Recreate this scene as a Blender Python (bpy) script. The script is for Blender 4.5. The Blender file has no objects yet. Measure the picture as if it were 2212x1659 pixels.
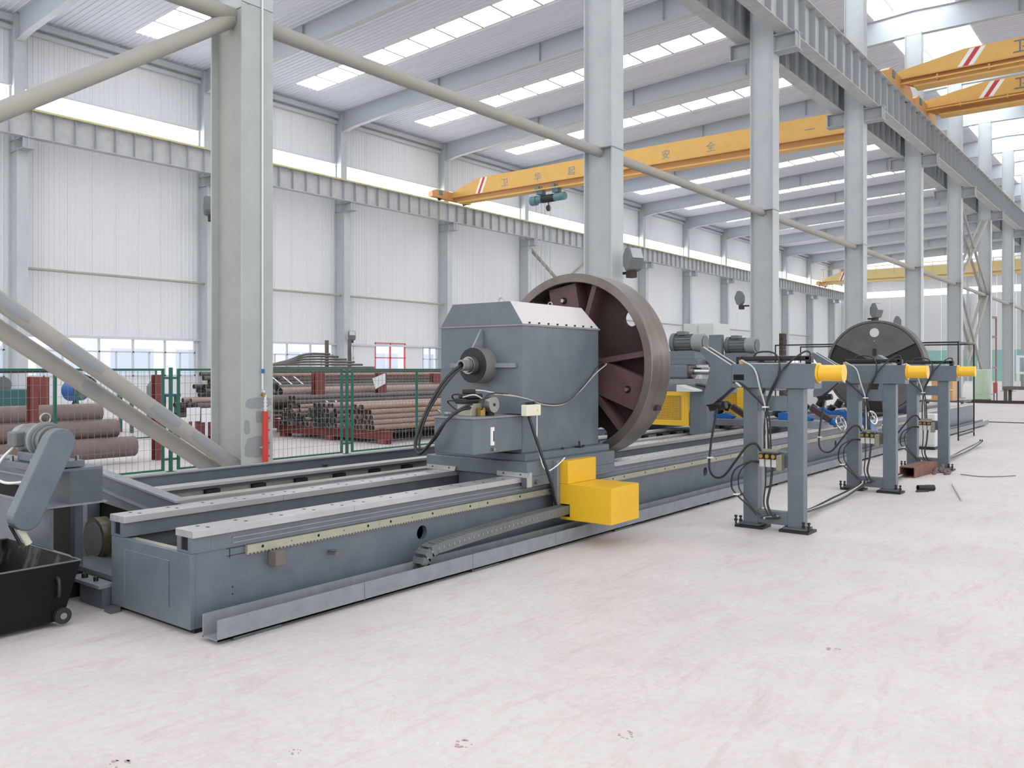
import bpy, math, random
from mathutils import Vector, Matrix
random.seed(7)
S = bpy.context.scene
COL = S.collection

# ---------------------------------------------------------------- camera, sky, light, exposure
cam = bpy.data.cameras.new('camera')
cam.sensor_width = 36.0
cam.lens = 1842 / 2212 * 36.0
cam.shift_y = -32.5 / 2212
cam.clip_end = 600
camo = bpy.data.objects.new('camera', cam)
camo.location = (0, 0, 1.42)
camo.rotation_euler = (math.radians(90), 0, math.atan(1451 / 1842))
COL.objects.link(camo)
S.camera = camo

W = bpy.data.worlds.new('overcast_sky')
S.world = W
W.use_nodes = True
wn = W.node_tree
wn.nodes.clear()
wo = wn.nodes.new('ShaderNodeOutputWorld')
wb = wn.nodes.new('ShaderNodeBackground')
wb.inputs[0].default_value = (0.955, 0.975, 1.0, 1)
SKY = 1.75
wb.inputs[1].default_value = SKY
wn.links.new(wb.outputs[0], wo.inputs[0])
PANE_GLOW = 5.8

S.view_settings.view_transform = 'Standard'
S.view_settings.look = 'None'
S.view_settings.gamma = 1
S.view_settings.use_curve_mapping = False
S.view_settings.exposure = 0.12


# ---------------------------------------------------------------- materials
def lin(h):
    h = h.lstrip('#')
    o = []
    for i in (0, 2, 4):
        c = int(h[i:i + 2], 16) / 255
        o.append(c / 12.92 if c <= 0.04045 else ((c + 0.055) / 1.055) ** 2.4)
    return (*o, 1)


MATS = {}


def mat(name, h, rough=0.6, metal=0.0, h2=None, scale=4.0, detail=6, bump=0.0, bscale=60, lo=0.35, hi=0.65, stretch=None, spec=0.5, h3=None):
    m = bpy.data.materials.new(name)
    m.use_nodes = True
    nt = m.node_tree
    b = nt.nodes['Principled BSDF']
    b.inputs['Base Color'].default_value = lin(h)
    b.inputs['Roughness'].default_value = rough
    b.inputs['Metallic'].default_value = metal
    b.inputs['Specular IOR Level'].default_value = spec
    tc = nt.nodes.new('ShaderNodeTexCoord')
    mp = nt.nodes.new('ShaderNodeMapping')
    if stretch:
        mp.inputs['Scale'].default_value = stretch
    nt.links.new(tc.outputs['Object'], mp.inputs[0])
    if h2:
        n = nt.nodes.new('ShaderNodeTexNoise')
        n.inputs['Scale'].default_value = scale
        n.inputs['Detail'].default_value = detail
        n.inputs['Roughness'].default_value = 0.65
        nt.links.new(mp.outputs[0], n.inputs['Vector'])
        r = nt.nodes.new('ShaderNodeValToRGB')
        r.color_ramp.elements[0].position = lo
        r.color_ramp.elements[1].position = hi
        r.color_ramp.elements[0].color = lin(h)
        r.color_ramp.elements[1].color = lin(h2)
        if h3:
            e = r.color_ramp.elements.new(min(hi + 0.12, 0.95))
            e.color = lin(h3)
        nt.links.new(n.outputs['Fac'], r.inputs[0])
        nt.links.new(r.outputs[0], b.inputs['Base Color'])
    if bump:
        n2 = nt.nodes.new('ShaderNodeTexNoise')
        n2.inputs['Scale'].default_value = bscale
        n2.inputs['Detail'].default_value = 4
        nt.links.new(mp.outputs[0], n2.inputs['Vector'])
        bp = nt.nodes.new('ShaderNodeBump')
        bp.inputs['Strength'].default_value = bump
        bp.inputs['Distance'].default_value = 0.01
        nt.links.new(n2.outputs['Fac'], bp.inputs['Height'])
        nt.links.new(bp.outputs[0], b.inputs['Normal'])
    MATS[name] = m
    return m


m = mat('floor', 'dcd3d0', 0.5)
nt = m.node_tree
b_ = nt.nodes['Principled BSDF']
tc_ = nt.nodes.new('ShaderNodeTexCoord')


def noise_(scale, detail, rough, dist=0.0, stretch=None):
    n = nt.nodes.new('ShaderNodeTexNoise')
    n.inputs['Scale'].default_value = scale
    n.inputs['Detail'].default_value = detail
    n.inputs['Roughness'].default_value = rough
    n.inputs['Distortion'].default_value = dist
    mp_ = nt.nodes.new('ShaderNodeMapping')
    if stretch:
        mp_.inputs['Scale'].default_value = stretch
        mp_.inputs['Rotation'].default_value = (0, 0, 0.6)
    nt.links.new(tc_.outputs['Object'], mp_.inputs[0])
    nt.links.new(mp_.outputs[0], n.inputs['Vector'])
    return n.outputs['Fac']


def ramp_(src, stops):
    r = nt.nodes.new('ShaderNodeValToRGB')
    while len(r.color_ramp.elements) < len(stops):
        r.color_ramp.elements.new(0.5)
    for e, (p, c) in zip(r.color_ramp.elements, stops):
        e.position = p
        e.color = lin(c)
    nt.links.new(src, r.inputs[0])
    return r.outputs[0]


def mul_(a, b2):
    x = nt.nodes.new('ShaderNodeMix')
    x.data_type = 'RGBA'
    x.blend_type = 'MULTIPLY'
    x.inputs[0].default_value = 1
    nt.links.new(a, x.inputs[6])
    nt.links.new(b2, x.inputs[7])
    return x.outputs[2]


base_ = ramp_(noise_(0.55, 8, 0.7), [(0.35, 'd3cecb'), (0.5, 'cdc7c5'), (0.68, 'c2bcba')])
fine_ = ramp_(noise_(7, 8, 0.75, 0.6, (1, 0.25, 1)), [(0.36, 'f8f5f4'), (0.5, 'ffffff'), (0.66, 'f3eeed'), (0.8, 'dedad8')])
crack_ = ramp_(noise_(1.1, 12, 0.66, 0.5), [(0.0, 'ffffff'), (0.495, 'ffffff'), (0.5, 'f4f1f0'), (0.505, 'ffffff')])
dirt_ = ramp_(noise_(26, 4, 0.6), [(0.3, 'f6f2f0'), (0.7, 'ffffff')])
nt.links.new(mul_(mul_(mul_(base_, fine_), crack_), dirt_), b_.inputs['Base Color'])
bp_ = nt.nodes.new('ShaderNodeBump')
bp_.inputs['Strength'].default_value = 0.2
bp_.inputs['Distance'].default_value = 0.01
nt.links.new(noise_(9, 8, 0.7, 0.1), bp_.inputs['Height'])
nt.links.new(bp_.outputs[0], b_.inputs['Normal'])
del m
mat('outside_ground', 'b9b6b0', 0.9)
mat('wall', 'd9dbde', 0.55)
mat('roof', 'dadde6', 0.6)
mat('trimgrey', 'c3c8ce', 0.5)
mat('column', 'bbc1c3', 0.5, h2='b2b9bc', scale=1.6)
mat('column_dusty', 'a6a7a2', 0.7, h2='9d9f9b', scale=3.2)
mat('column_web', 'b0b6b8', 0.6, h2='a9afb1', scale=3.2)
mat('column_lower', 'a9aeac', 0.65, h2='b1b6b3', scale=2.4)
mat('patch', '93979b', 0.6)
mat('rafter', 'b3bac1', 0.55)
mat('beamgrey', 'bfc1c2', 0.6, h2='aeadab', scale=2.5, lo=0.4, hi=0.75)
mat('stiffener', 'a6acb2', 0.6)
mat('pipe_dusty', 'a3a198', 0.85, h2='aaa49d', scale=3.0, h3='989a98')
mat('yellowline', 'cfc58a', 0.6)
mat('paint', '5a636c', 0.38, h2='646d75', scale=5, bump=0.08, bscale=180)
mat('paint_dark', '4a5159', 0.45, h2='545c64', scale=6)
mat('paint_light', '83898e', 0.5, h2='777d82', scale=9, bump=0.05)
mat('paint_stand', '58626b', 0.4, h2='616b74', scale=5)
mat('hoodtop', '5a636c', 0.38, h2='646d75', scale=5)
mat('lid_sheen', 'c9c3c2', 0.35)  # bright reflection on the lid's slope, painted as a pale colour
mat('ground_steel', 'b8b6b9', 0.33, 0.35, h2='aaa9ac', scale=3, stretch=(8, 1, 1))
mat('rack_steel', 'a7a492', 0.45, 0.2, h2='9a9887', scale=5)
mat('steel', '9b9a98', 0.3, 0.8)
mat('chrome', 'd8d8da', 0.12, 1.0)
mat('rim_steel', '635a55', 0.36, 0.6, h2='857b74', scale=2.2, bump=0.1, stretch=(1, 5, 1), lo=0.3, hi=0.7)
mat('rust_brown', '63494a', 0.65, h2='513b3b', scale=5)
mat('rust_dark', '3a2a2b', 0.75, h2='45312f', scale=4)
mat('faceplate_grey', '615d5c', 0.6, h2='524f51', scale=4)
mat('dusty_ledge', '9c9a92', 0.6, h2='8c8a84', scale=4)
mat('nut_steel', '8c8a86', 0.35, 0.3)
mat('dull_red', '8d686a', 0.6)
mat('black', '17181b', 0.5)
mat('rubber', '222327', 0.45)
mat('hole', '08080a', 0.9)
mat('bin_black', '08090a', 0.5, h2='0f1012', scale=6, spec=0.2)
mat('bin_inside', '161618', 0.6, h2='4a4848', scale=7, stretch=(1, 1, 0.3), lo=0.52, hi=0.62, spec=0.2)
mat('yellow', 'dcae22', 0.42)
mat('yellow_cap', 'e9b62c', 0.35)
mat('crane_yellow', 'dcb062', 0.5, h2='d5a757', scale=2)
mat('crane_orange', 'c9955c', 0.55)
mat('letter', '8f9398', 0.6)
mat('white_stripe', 'eeeeee', 0.6)
mat('red_stripe', 'c03a48', 0.6)
mat('hoist_teal', '5c7f86', 0.5)
mat('fence_green', '1a5d50', 0.45)
mat('fence_wire', '74807b', 0.5)
mat('red_oxide', '80403b', 0.7, h2='713833', scale=5)
mat('tube_brown', '937a73', 0.5, 0.1, h2='a58c84', scale=3, stretch=(1, 0.3, 1))
mat('tube_dark', '5b5450', 0.6, 0.1, h2='6a615c', scale=3)
mat('tube_tan', 'a58a78', 0.5, 0.1, h2='92796b', scale=3)
mat('tube_inside', '141518', 0.8)
mat('big_pipe', '85736e', 0.6, 0.1, h2='73625e', scale=2.5, h3='90807a')
mat('strap', 'c9d2d8', 0.35, 0.6)
mat('beige_box', 'd9d6c0', 0.5)
mat('pale_cabinet', 'c6c8c6', 0.5)
mat('valve', '8d8a7a', 0.4, 0.5)
mat('brass', 'a98b4d', 0.35, 0.8)
mat('cable_grey', 'b9b9b4', 0.5)
mat('cable_white', 'e2e2de', 0.5)
mat('blue_paint', '1f62a8', 0.4)
mat('blue_motor', '3d5f9c', 0.45)
mat('teal_machine', '2f5a5c', 0.5)
mat('teal_wall', '93c3bd', 0.6)
mat('red_paint', 'c8402f', 0.45)
mat('red_frame', 'd0656a', 0.5)
mat('motor_grey', '5b5f61', 0.45, h2='676b6c', scale=6)
mat('fan_grey', '85898b', 0.4)
mat('jack_red', 'a5504a', 0.6)
mat('crane_letter', '627488', 0.6)
mat('green_cabinet', 'b9cdb4', 0.5)
mat('carton', 'c89f6a', 0.7)
mat('sign_white', 'e6e8ec', 0.6)
mat('lamp_body', '6a6e70', 0.5)
mat('lamp_glass', 'b0b4b6', 0.2)
mat('gas_cylinder', '6d7278', 0.5)
mat('box_tube', '7d5745', 0.75, h2='6b4839', scale=7)
mat('rag', '6d6560', 0.9)
mat('grate', 'd2a838', 0.5)
mat('hazed_crane', 'd9c48c', 0.6)  # distance haze mixed into the far crane's yellow
mat('facade', 'f2f2f5', 0.7)
mat('facade_window', 'c9d1de', 0.5)
mat('marble', 'ab8e8b', 0.8)
mat('oily', '5a5138', 0.3, h2='3f3b2e', scale=14)


def glow(name, col, strength):
    m = bpy.data.materials.new(name)
    m.use_nodes = True
    nt = m.node_tree
    b = nt.nodes['Principled BSDF']
    b.inputs['Base Color'].default_value = (0.85, 0.87, 0.9, 1)
    b.inputs['Emission Color'].default_value = col
    b.inputs['Emission Strength'].default_value = strength
    MATS[name] = m


glow('skylight', (0.96, 0.98, 1.0, 1), PANE_GLOW)

g = bpy.data.materials.new('glass')
g.use_nodes = True
nt = g.node_tree
nt.nodes.clear()
o_ = nt.nodes.new('ShaderNodeOutputMaterial')
mx = nt.nodes.new('ShaderNodeMixShader')
tr = nt.nodes.new('ShaderNodeBsdfTransparent')
tr.inputs[0].default_value = (0.96, 0.98, 1, 1)
gl = nt.nodes.new('ShaderNodeBsdfGlossy')
gl.inputs['Roughness'].default_value = 0.05
mx.inputs[0].default_value = 0.06
nt.links.new(tr.outputs[0], mx.inputs[1])
nt.links.new(gl.outputs[0], mx.inputs[2])
nt.links.new(mx.outputs[0], o_.inputs[0])
MATS['glass'] = g


# ---------------------------------------------------------------- mesh helpers
WL = {}


def wl(o):
    return WL.get(o, Vector((0, 0, 0))) if o is not None else Vector((0, 0, 0))


class MB:
    def __init__(s):
        s.v, s.f = [], []

    def add(s, vs, fs):
        n = len(s.v)
        s.v += [tuple(p) for p in vs]
        s.f += [tuple(i + n for i in q) for q in fs]
        return s

    def box(s, x0, x1, y0, y1, z0, z1):
        vs = [(x0, y0, z0), (x1, y0, z0), (x1, y1, z0), (x0, y1, z0), (x0, y0, z1), (x1, y0, z1), (x1, y1, z1), (x0, y1, z1)]
        return s.add(vs, [(3, 2, 1, 0), (4, 5, 6, 7), (0, 1, 5, 4), (1, 2, 6, 5), (2, 3, 7, 6), (3, 0, 4, 7)])

    def prism(s, pts, ax, a, b):
        """pts: outline in the two other axes (x:(y,z) y:(x,z) z:(x,y)), extruded from a to b"""
        def P(p, t):
            return {'x': (t, p[0], p[1]), 'y': (p[0], t, p[1]), 'z': (p[0], p[1], t)}[ax]
        n = len(pts)
        vs = [P(p, a) for p in pts] + [P(p, b) for p in pts]
        fs = [tuple(range(n))[::-1], tuple(range(n, 2 * n))]
        fs += [(i, (i + 1) % n, n + (i + 1) % n, n + i) for i in range(n)]
        return s.add(vs, fs)

    def bar(s, p0, p1, w, h, up=(0, 0, 1)):
        p0, p1 = Vector(p0), Vector(p1)
        d = (p1 - p0).normalized()
        u = Vector(up)
        sd = d.cross(u)
        if sd.length < 1e-4:
            sd = Vector((1, 0, 0))
        sd.normalize()
        u = sd.cross(d).normalized()
        vs = []
        for p in (p0, p1):
            for a, b in ((-1, -1), (1, -1), (1, 1), (-1, 1)):
                vs.append(p + sd * (a * w / 2) + u * (b * h / 2))
        return s.add(vs, [(0, 1, 2, 3)[::-1], (4, 5, 6, 7), (0, 1, 5, 4), (1, 2, 6, 5), (2, 3, 7, 6), (3, 0, 4, 7)])

    def cyl(s, p0, p1, r, r1=None, n=20, ri=0.0):
        p0, p1 = Vector(p0), Vector(p1)
        r1 = r if r1 is None else r1
        d = (p1 - p0).normalized()
        a = d.orthogonal().normalized()
        b = d.cross(a)
        C_ = [(math.cos(2 * math.pi * i / n), math.sin(2 * math.pi * i / n)) for i in range(n)]
        vs = [p0 + (a * c + b * q) * r for c, q in C_] + [p1 + (a * c + b * q) * r1 for c, q in C_]
        fs = [(i, (i + 1) % n, n + (i + 1) % n, n + i) for i in range(n)]
        if ri <= 0:
            fs += [tuple(range(n))[::-1], tuple(range(n, 2 * n))]
        else:
            vs += [p0 + (a * c + b * q) * ri for c, q in C_] + [p1 + (a * c + b * q) * ri for c, q in C_]
            for i in range(n):
                j = (i + 1) % n
                fs += [(2 * n + j, 2 * n + i, 3 * n + i, 3 * n + j), (j, i, 2 * n + i, 2 * n + j), (n + i, n + j, 3 * n + j, 3 * n + i)]
        return s.add(vs, fs)

    def tube(s, pts, r, n=8):
        P = [Vector(p) for p in pts]
        d0 = (P[1] - P[0]).normalized()
        a = d0.orthogonal().normalized()
        vs, fs = [], []
        for k, p in enumerate(P):
            if k == 0:
                d = d0
            elif k == len(P) - 1:
                d = (P[k] - P[k - 1]).normalized()
            else:
                d = (P[k + 1] - P[k - 1]).normalized()
            a = (a - d * a.dot(d)).normalized()
            b = d.cross(a)
            for i in range(n):
                t = 2 * math.pi * i / n
                vs.append(p + (a * math.cos(t) + b * math.sin(t)) * r)
        for k in range(len(P) - 1):
            for i in range(n):
                j = (i + 1) % n
                fs.append((k * n + i, k * n + j, (k + 1) * n + j, (k + 1) * n + i))
        fs += [tuple(range(n))[::-1], tuple((len(P) - 1) * n + i for i in range(n))]
        return s.add(vs, fs)

    def build(s, name, m, parent=None, smooth=False, bevel=0.0, loc=None, label=None, seg=2):
        me = bpy.data.meshes.new(name)
        off = wl(parent)
        L = Vector(loc) if loc is not None else (Vector((0, 0, 0)))
        tot = off + L
        me.from_pydata([(p[0] - tot.x, p[1] - tot.y, p[2] - tot.z) for p in s.v], [], s.f)
        me.materials.append(MATS[m])
        if smooth:
            me.shade_smooth()
            me.set_sharp_from_angle(angle=math.radians(38))
        o = bpy.data.objects.new(name, me)
        COL.objects.link(o)
        o.parent = parent
        o.location = L
        WL[o] = tot
        if bevel:
            bm_ = o.modifiers.new('bevel', 'BEVEL')
            bm_.width = bevel
            bm_.segments = seg
            bm_.limit_method = 'ANGLE'
        if label:
            o['label'] = label
        return o


def curve(pts, n=6):
    """Catmull-Rom through the points"""
    P = [Vector(p) for p in pts]
    P = [P[0] * 2 - P[1]] + P + [P[-1] * 2 - P[-2]]
    out = []
    for k in range(1, len(P) - 2):
        for i in range(n):
            t = i / n
            a, b, c, d = P[k - 1], P[k], P[k + 1], P[k + 2]
            out.append(0.5 * ((2 * b) + (c - a) * t + (2 * a - 5 * b + 4 * c - d) * t * t + (3 * b - a - 3 * c + d) * t ** 3))
    out.append(P[-2])
    return out


def tag(o, label, cat, group=None, kind=None):
    if label:
        o['label'] = label
    if cat:
        o['category'] = cat
    if group:
        o['group'] = group
    if kind:
        o['kind'] = kind
    return o


def thing(name, label, cat, loc=(0, 0, 0), group=None):
    o = bpy.data.objects.new(name, None)
    o.empty_display_size = 0.1
    COL.objects.link(o)
    o.location = loc
    WL[o] = Vector(loc)
    return tag(o, label, cat, group)


def structure(name, label=None):
    o = bpy.data.objects.new(name, None)
    COL.objects.link(o)
    WL[o] = Vector((0, 0, 0))
    o['kind'] = 'structure'
    if label:
        o['label'] = label
    return o


def kids(o):
    return KIDS.get(o, [])


def dup(root, loc, label=None, group=None):
    r = root.copy()
    COL.objects.link(r)
    r.location = loc
    WL[r] = Vector(loc)
    if label:
        r['label'] = label
    if group:
        r['group'] = group
    for ch in root.children:
        c = ch.copy()
        COL.objects.link(c)
        c.parent = r
        for gch in ch.children:
            d = gch.copy()
            COL.objects.link(d)
            d.parent = c
    return r


def inst(o, parent, loc, rot=None):
    """another piece that shares the mesh of o"""
    c = o.copy()
    COL.objects.link(c)
    c.parent = parent
    c.location = Vector(loc) - wl(parent)
    if rot:
        c.rotation_euler = rot
    return c


def cut(o, cutters):
    """subtract cutter meshes, then bake"""
    tmp = []
    for k, mb in enumerate(cutters):
        c = mb.build('cutter', 'hole')
        tmp.append(c)
        md = o.modifiers.new('b', 'BOOLEAN')
        md.object = c
        md.operation = 'DIFFERENCE'
        md.solver = 'EXACT'
        c.location -= Vector((0, 0, 0))
    bpy.context.view_layer.update()
    dg = bpy.context.evaluated_depsgraph_get()
    me = bpy.data.meshes.new_from_object(o.evaluated_get(dg))
    o.modifiers.clear()
    o.data = me
    for c in tmp:
        bpy.data.objects.remove(c)


def text(body, size, m, parent, loc, rot, name='lettering', ext=0.005):
    cu = bpy.data.curves.new('t', 'FONT')
    cu.body = body
    cu.size = size
    cu.extrude = ext
    cu.align_x = 'CENTER'
    cu.align_y = 'CENTER'
    to = bpy.data.objects.new('t', cu)
    COL.objects.link(to)
    bpy.context.view_layer.update()
    dg = bpy.context.evaluated_depsgraph_get()
    me = bpy.data.meshes.new_from_object(to.evaluated_get(dg))
    bpy.data.objects.remove(to)
    me.materials.clear()
    me.materials.append(MATS[m])
    o = bpy.data.objects.new(name, me)
    COL.objects.link(o)
    o.parent = parent
    o.location = Vector(loc) - wl(parent)
    o.rotation_euler = rot
    return o


ORD = ['first', 'second', 'third', 'fourth', 'fifth', 'sixth', 'seventh', 'eighth', 'ninth', 'tenth', 'eleventh', 'twelfth', 'thirteenth', 'fourteenth', 'fifteenth', 'sixteenth']
XW = -35.4          # inside face of the left wall
YE = 115.0          # end wall
X1A, X1B = -9.06, -8.43   # near column row, flange faces
SL = 0.045          # roof slope
RX = -8.75          # ridge


def roofz(x):
    return 15.05 + SL * (x - XW) if x <= RX else 15.05 + SL * (RX - XW) - SL * (x - RX)


# ================================================================ THE SETTING
fl = MB().box(XW, 14.5, -9, YE, -0.2, 0).build('floor', 'floor')
fl['kind'] = 'structure'
og = MB().add([(-260, -200, -0.21), (200, -200, -0.21), (200, 320, -0.21), (-260, 320, -0.21)], [(0, 1, 2, 3)]).build('ground_outside', 'outside_ground')
og['kind'] = 'structure'
# pale slab joints and dark stains of the floor

# ---- left wall: cladding sheets with ribs
wall = structure('wall_left', 'tall white ribbed sheet cladding wall with high window strip')


def sheet(z0, z1, w, nr, name, m='wall'):
    mb = MB()
    mb.box(-0.05, 0, 0, w - 0.012, z0, z1)
    for k in range(nr):
        y = (k + 0.5) * w / nr
        mb.prism([(0, y - 0.03), (0.013, y - 0.014), (0.013, y + 0.014), (0, y + 0.03)][::-1], 'z', z0, z1)
    return mb


protos = {}


def wall_sheet(parent, x, y, z0, z1, w, nr=3, name='wall_panel', rot=0.0, m='wall'):
    key = (round(z0, 2), round(z1, 2), w, nr, name, m)
    if key not in protos:
        o = sheet(z0, z1, w, nr, name).build(name, m, parent)
        protos[key] = o
        o.location = (x, y, 0)
        o.rotation_euler = (0, 0, rot)
        return o
    c = protos[key].copy()
    COL.objects.link(c)
    c.parent = parent
    c.location = (x, y, 0)
    c.rotation_euler = (0, 0, rot)
    return c


for b in range(-2, 14):
    y0 = 5.94 + 8 * b
    y1 = min(y0 + 8, YE)
    near = y0 < 60 and y1 > 10
    w = 1.0 if near else 2.0
    if y0 < 10:
        w = 4.0
    y = y0
    while y < y1 - 0.1:
        nr = 5 if near else (8 if w == 2 else 12)
        wall_sheet(wall, XW, y, 2.76, 11.3, w, nr)
        wall_sheet(wall, XW, y, 12.3, 14.95, w, nr)
        y += w
    for k in range(2):
        wall_sheet(wall, XW, y0 + 4 * k, 0, 1.1, 4.0, 16)
for z, hh, d in ((14.42, 0.16, 0.16), (14.7, 0.22, 0.3), (2.68, 0.1, 0.1), (11.28, 0.06, 0.08), (12.28, 0.06, 0.08)):
    MB().box(XW, XW + d, -9, YE, z, z + hh).build('eave_trim' if z > 13 else 'sheet_trim', 'trimgrey', wall)

# window types along the left wall between 1.1 and 2.76
nwin = [0]


def window(y0, y1, z0, z1, mull, sash, frame='trimgrey', trans=2.15, name=None):
    nwin[0] += 1
    r = structure(f'window_{nwin[0]}')
    f = MB()
    t = 0.06
    x0, x1 = XW - 0.06, XW + 0.03
    f.box(x0, x1, y0, y1, z0, z0 + t).box(x0, x1, y0, y1, z1 - t, z1)
    f.box(x0, x1, y0, y0 + t, z0, z1).box(x0, x1, y1 - t, y1, z0, z1)
    f.build('window_frame', frame, r)
    if trans:
        MB().box(x0, x1, y0, y1, trans - .03, trans + .03).build('transom', frame, r)
    for y in mull:
        MB().box(x0, x1, y - .035, y + .035, z0, z1).build('mullion', frame, r)
    for y in sash:
        MB().box(x0, x1, y - .025, y + .025, z0, trans).build('mullion', frame, r)
    ed = [y0] + list(mull) + [y1]
    for a, b_ in zip(ed, ed[1:]):
        MB().box(XW - .02, XW - .012, a, b_, z0, z1).build('pane', 'glass', r)
    return r


blanks = MB()
lay = {}
for b in range(-1, 13):
    y0 = 5.94 + 8 * b + 0.35
    if y0 > 100:
        break
    if b == 3:   # blank bay with red framed opening and small windows
        sp = [(0.0, .75, None), (2.3, 4.65, 'red'), (6.1, 7.3, None)]
    elif b == 2:
        sp = [(0.0, 7.3, 'wide')]
    elif b < 2:
        sp = [(0.0, 7.3, 'wide')]
    else:
        sp = [(2.4, 4.9, 'small')]
    edges = [-0.35]
    for a, e, kind in sp:
        edges += [a, e]
        if kind == 'wide':
            n = 5
            window(y0 + a, y0 + e, 1.1, 2.76, [y0 + a + 1.46 * k for k in range(1, 5)], [y0 + a + 1.46 * k + .73 for k in range(5)])
        elif kind == 'red':
            window(y0 + a, y0 + e, 0.05, 2.9, [y0 + (a + e) / 2], [], 'red_frame', 2.05)
        else:
            window(y0 + a, y0 + e, 1.1, 2.7, [y0 + (a + e) / 2], [], 'trimgrey', 2.0)
    edges.append(7.65)
    for q in range(0, len(edges), 2):
        a, e = edges[q], edges[q + 1]
        if e - a > 0.02:
            MB().box(XW - .05, XW, y0 + a, y0 + e, 1.1, 2.76).build('wall_panel', 'wall', wall)
# high strip window
for b in range(-2, 14):
    y0 = 5.94 + 8 * b
    nwin[0] += 1
    r = structure(f'window_{nwin[0]}')
    for k in range(4):
        MB().box(XW - .03, XW - .01, y0 + .25 + 1.875 * k, y0 + .25 + 1.875 * (k + 1) - .01, 11.34, 12.28).build('pane', 'skylight', r)

# ---- end wall
we = structure('wall_end', 'far end wall, white sheets above a pale teal band')
mb = MB()
y = YE
for k in range(25):
    x = XW + 2 * k
    p = MB()
    p.box(x, x + 1.98, YE, YE + .05, 3.7, 10.55)
    p.box(x, x + 1.98, YE, YE + .05, 11.3, 17)
    p.build('wall_panel', 'wall', we)
    MB().box(x, x + 1.98, YE, YE + .05, 0, 3.7).build('teal_panel', 'teal_wall', we)
    MB().box(x + .08, x + 1.9, YE + .01, YE + .03, 10.55, 11.3).build('pane', 'skylight', we)
for k in range(8):
    x = XW + 6 * k + 3
    MB().box(x - .15, x + .15, YE - .5, YE, 0, 16).build('wall_post', 'column', we)
for z in (12.6, 14.2):
    MB().box(XW, 14, YE - .2, YE, z, z + .12).build('girt', 'trimgrey', we)

# ---- roof deck: sheets along the slope, skylight panes in each bay
ceil = structure('ceiling', 'pale ribbed metal roof deck with rows of bright skylight panes')


def deck(x0, x1, w, nr):
    mb = MB()
    z0, z1 = roofz(x0), roofz(x1)
    if x1 <= RX + .01:
        pass
    mb.add([(x0, 0, z0), (x1, 0, z1), (x1, w - .01, z1), (x0, w - .01, z0), (x0, 0, z0 + .08), (x1, 0, z1 + .08), (x1, w - .01, z1 + .08), (x0, w - .01, z0 + .08)],
           [(3, 2, 1, 0), (4, 5, 6, 7), (0, 1, 5, 4), (1, 2, 6, 5), (2, 3, 7, 6), (3, 0, 4, 7)])
    for k in range(nr):
        y = (k + .5) * w / nr
        a, b = y - .03, y + .03
        mb.add([(x0, a, z0), (x1, a, z1), (x1, b, z1), (x0, b, z0), (x0, a + .012, z0 - .03), (x1, a + .012, z1 - .03), (x1, b - .012, z1 - .03), (x0, b - .012, z0 - .03)],
               [(4, 5, 1, 0), (7, 6, 5, 4), (3, 2, 6, 7), (0, 3, 7, 4), (1, 5, 6, 2)])
    return mb


dk = {}


def put_deck(x0, x1, y, w, nr=4):
    key = (x0, x1, round(w, 3))
    if key not in dk:
        dk[key] = deck(x0, x1, w, nr).build('roof_panel', 'roof', ceil)
        dk[key].location = (0, y, 0)
        return
    c = dk[key].copy()
    COL.objects.link(c)
    c.parent = ceil
    c.location = (0, y, 0)


pane_l = pane_r = None
XO0, XO1 = -10.3, -7.2         # ridge monitor opening
for b in range(-2, 14):
    y0 = 5.94 + 8 * b
    near = 0 < b < 9
    for xa, xb in ((XW - .3, XO0), (XO1, 14.5)):
        n1 = 4 if near and xb < 0 else 2
        n2 = 3 if near and xb < 0 else 1
        for k in range(n1):
            put_deck(xa, xb, y0 + 3.8 * k / n1, 3.8 / n1, 16 // n1)
        for k in range(n2):
            put_deck(xa, xb, y0 + 5.2 + 2.8 * k / n2, 2.8 / n2, 12 // n2)
    for xa, xb in ((XW - .3, -33.5), (-15.2, XO0), (XO1, -2.2), (11, 14.5)):
        put_deck(xa, xb, y0 + 3.8, 1.4, 6)
    if y0 > YE - 4:
        continue
    for side in (0, 1):
        xs = [-33.5 + 1.525 * k for k in range(12)] if side == 0 else [-2.2 + 3.3 * k for k in range(4)]  # right hall panes are out of view, mirrored in for their light
        st = 1.525 if side == 0 else 3.3
        for xa in xs:
            xb = xa + st - .02
            za, zb = roofz(xa) + .02, roofz(xb) + .02
            key = (xa, 'pane')
            if key not in dk:
                dk[key] = MB().add([(xa, 0.03, za), (xb, 0.03, zb), (xb, 1.37, zb), (xa, 1.37, za), (xa, 0.03, za + .03), (xb, 0.03, zb + .03), (xb, 1.37, zb + .03), (xa, 1.37, za + .03)],
                                   [(3, 2, 1, 0), (4, 5, 6, 7), (0, 1, 5, 4), (1, 2, 6, 5), (2, 3, 7, 6), (3, 0, 4, 7)]).build('skylight_pane', 'skylight', ceil)
                dk[key].location = (0, y0 + 3.8, 0)
            else:
                c = dk[key].copy()
                COL.objects.link(c)
                c.parent = ceil
                c.location = (0, y0 + 3.8, 0)
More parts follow.
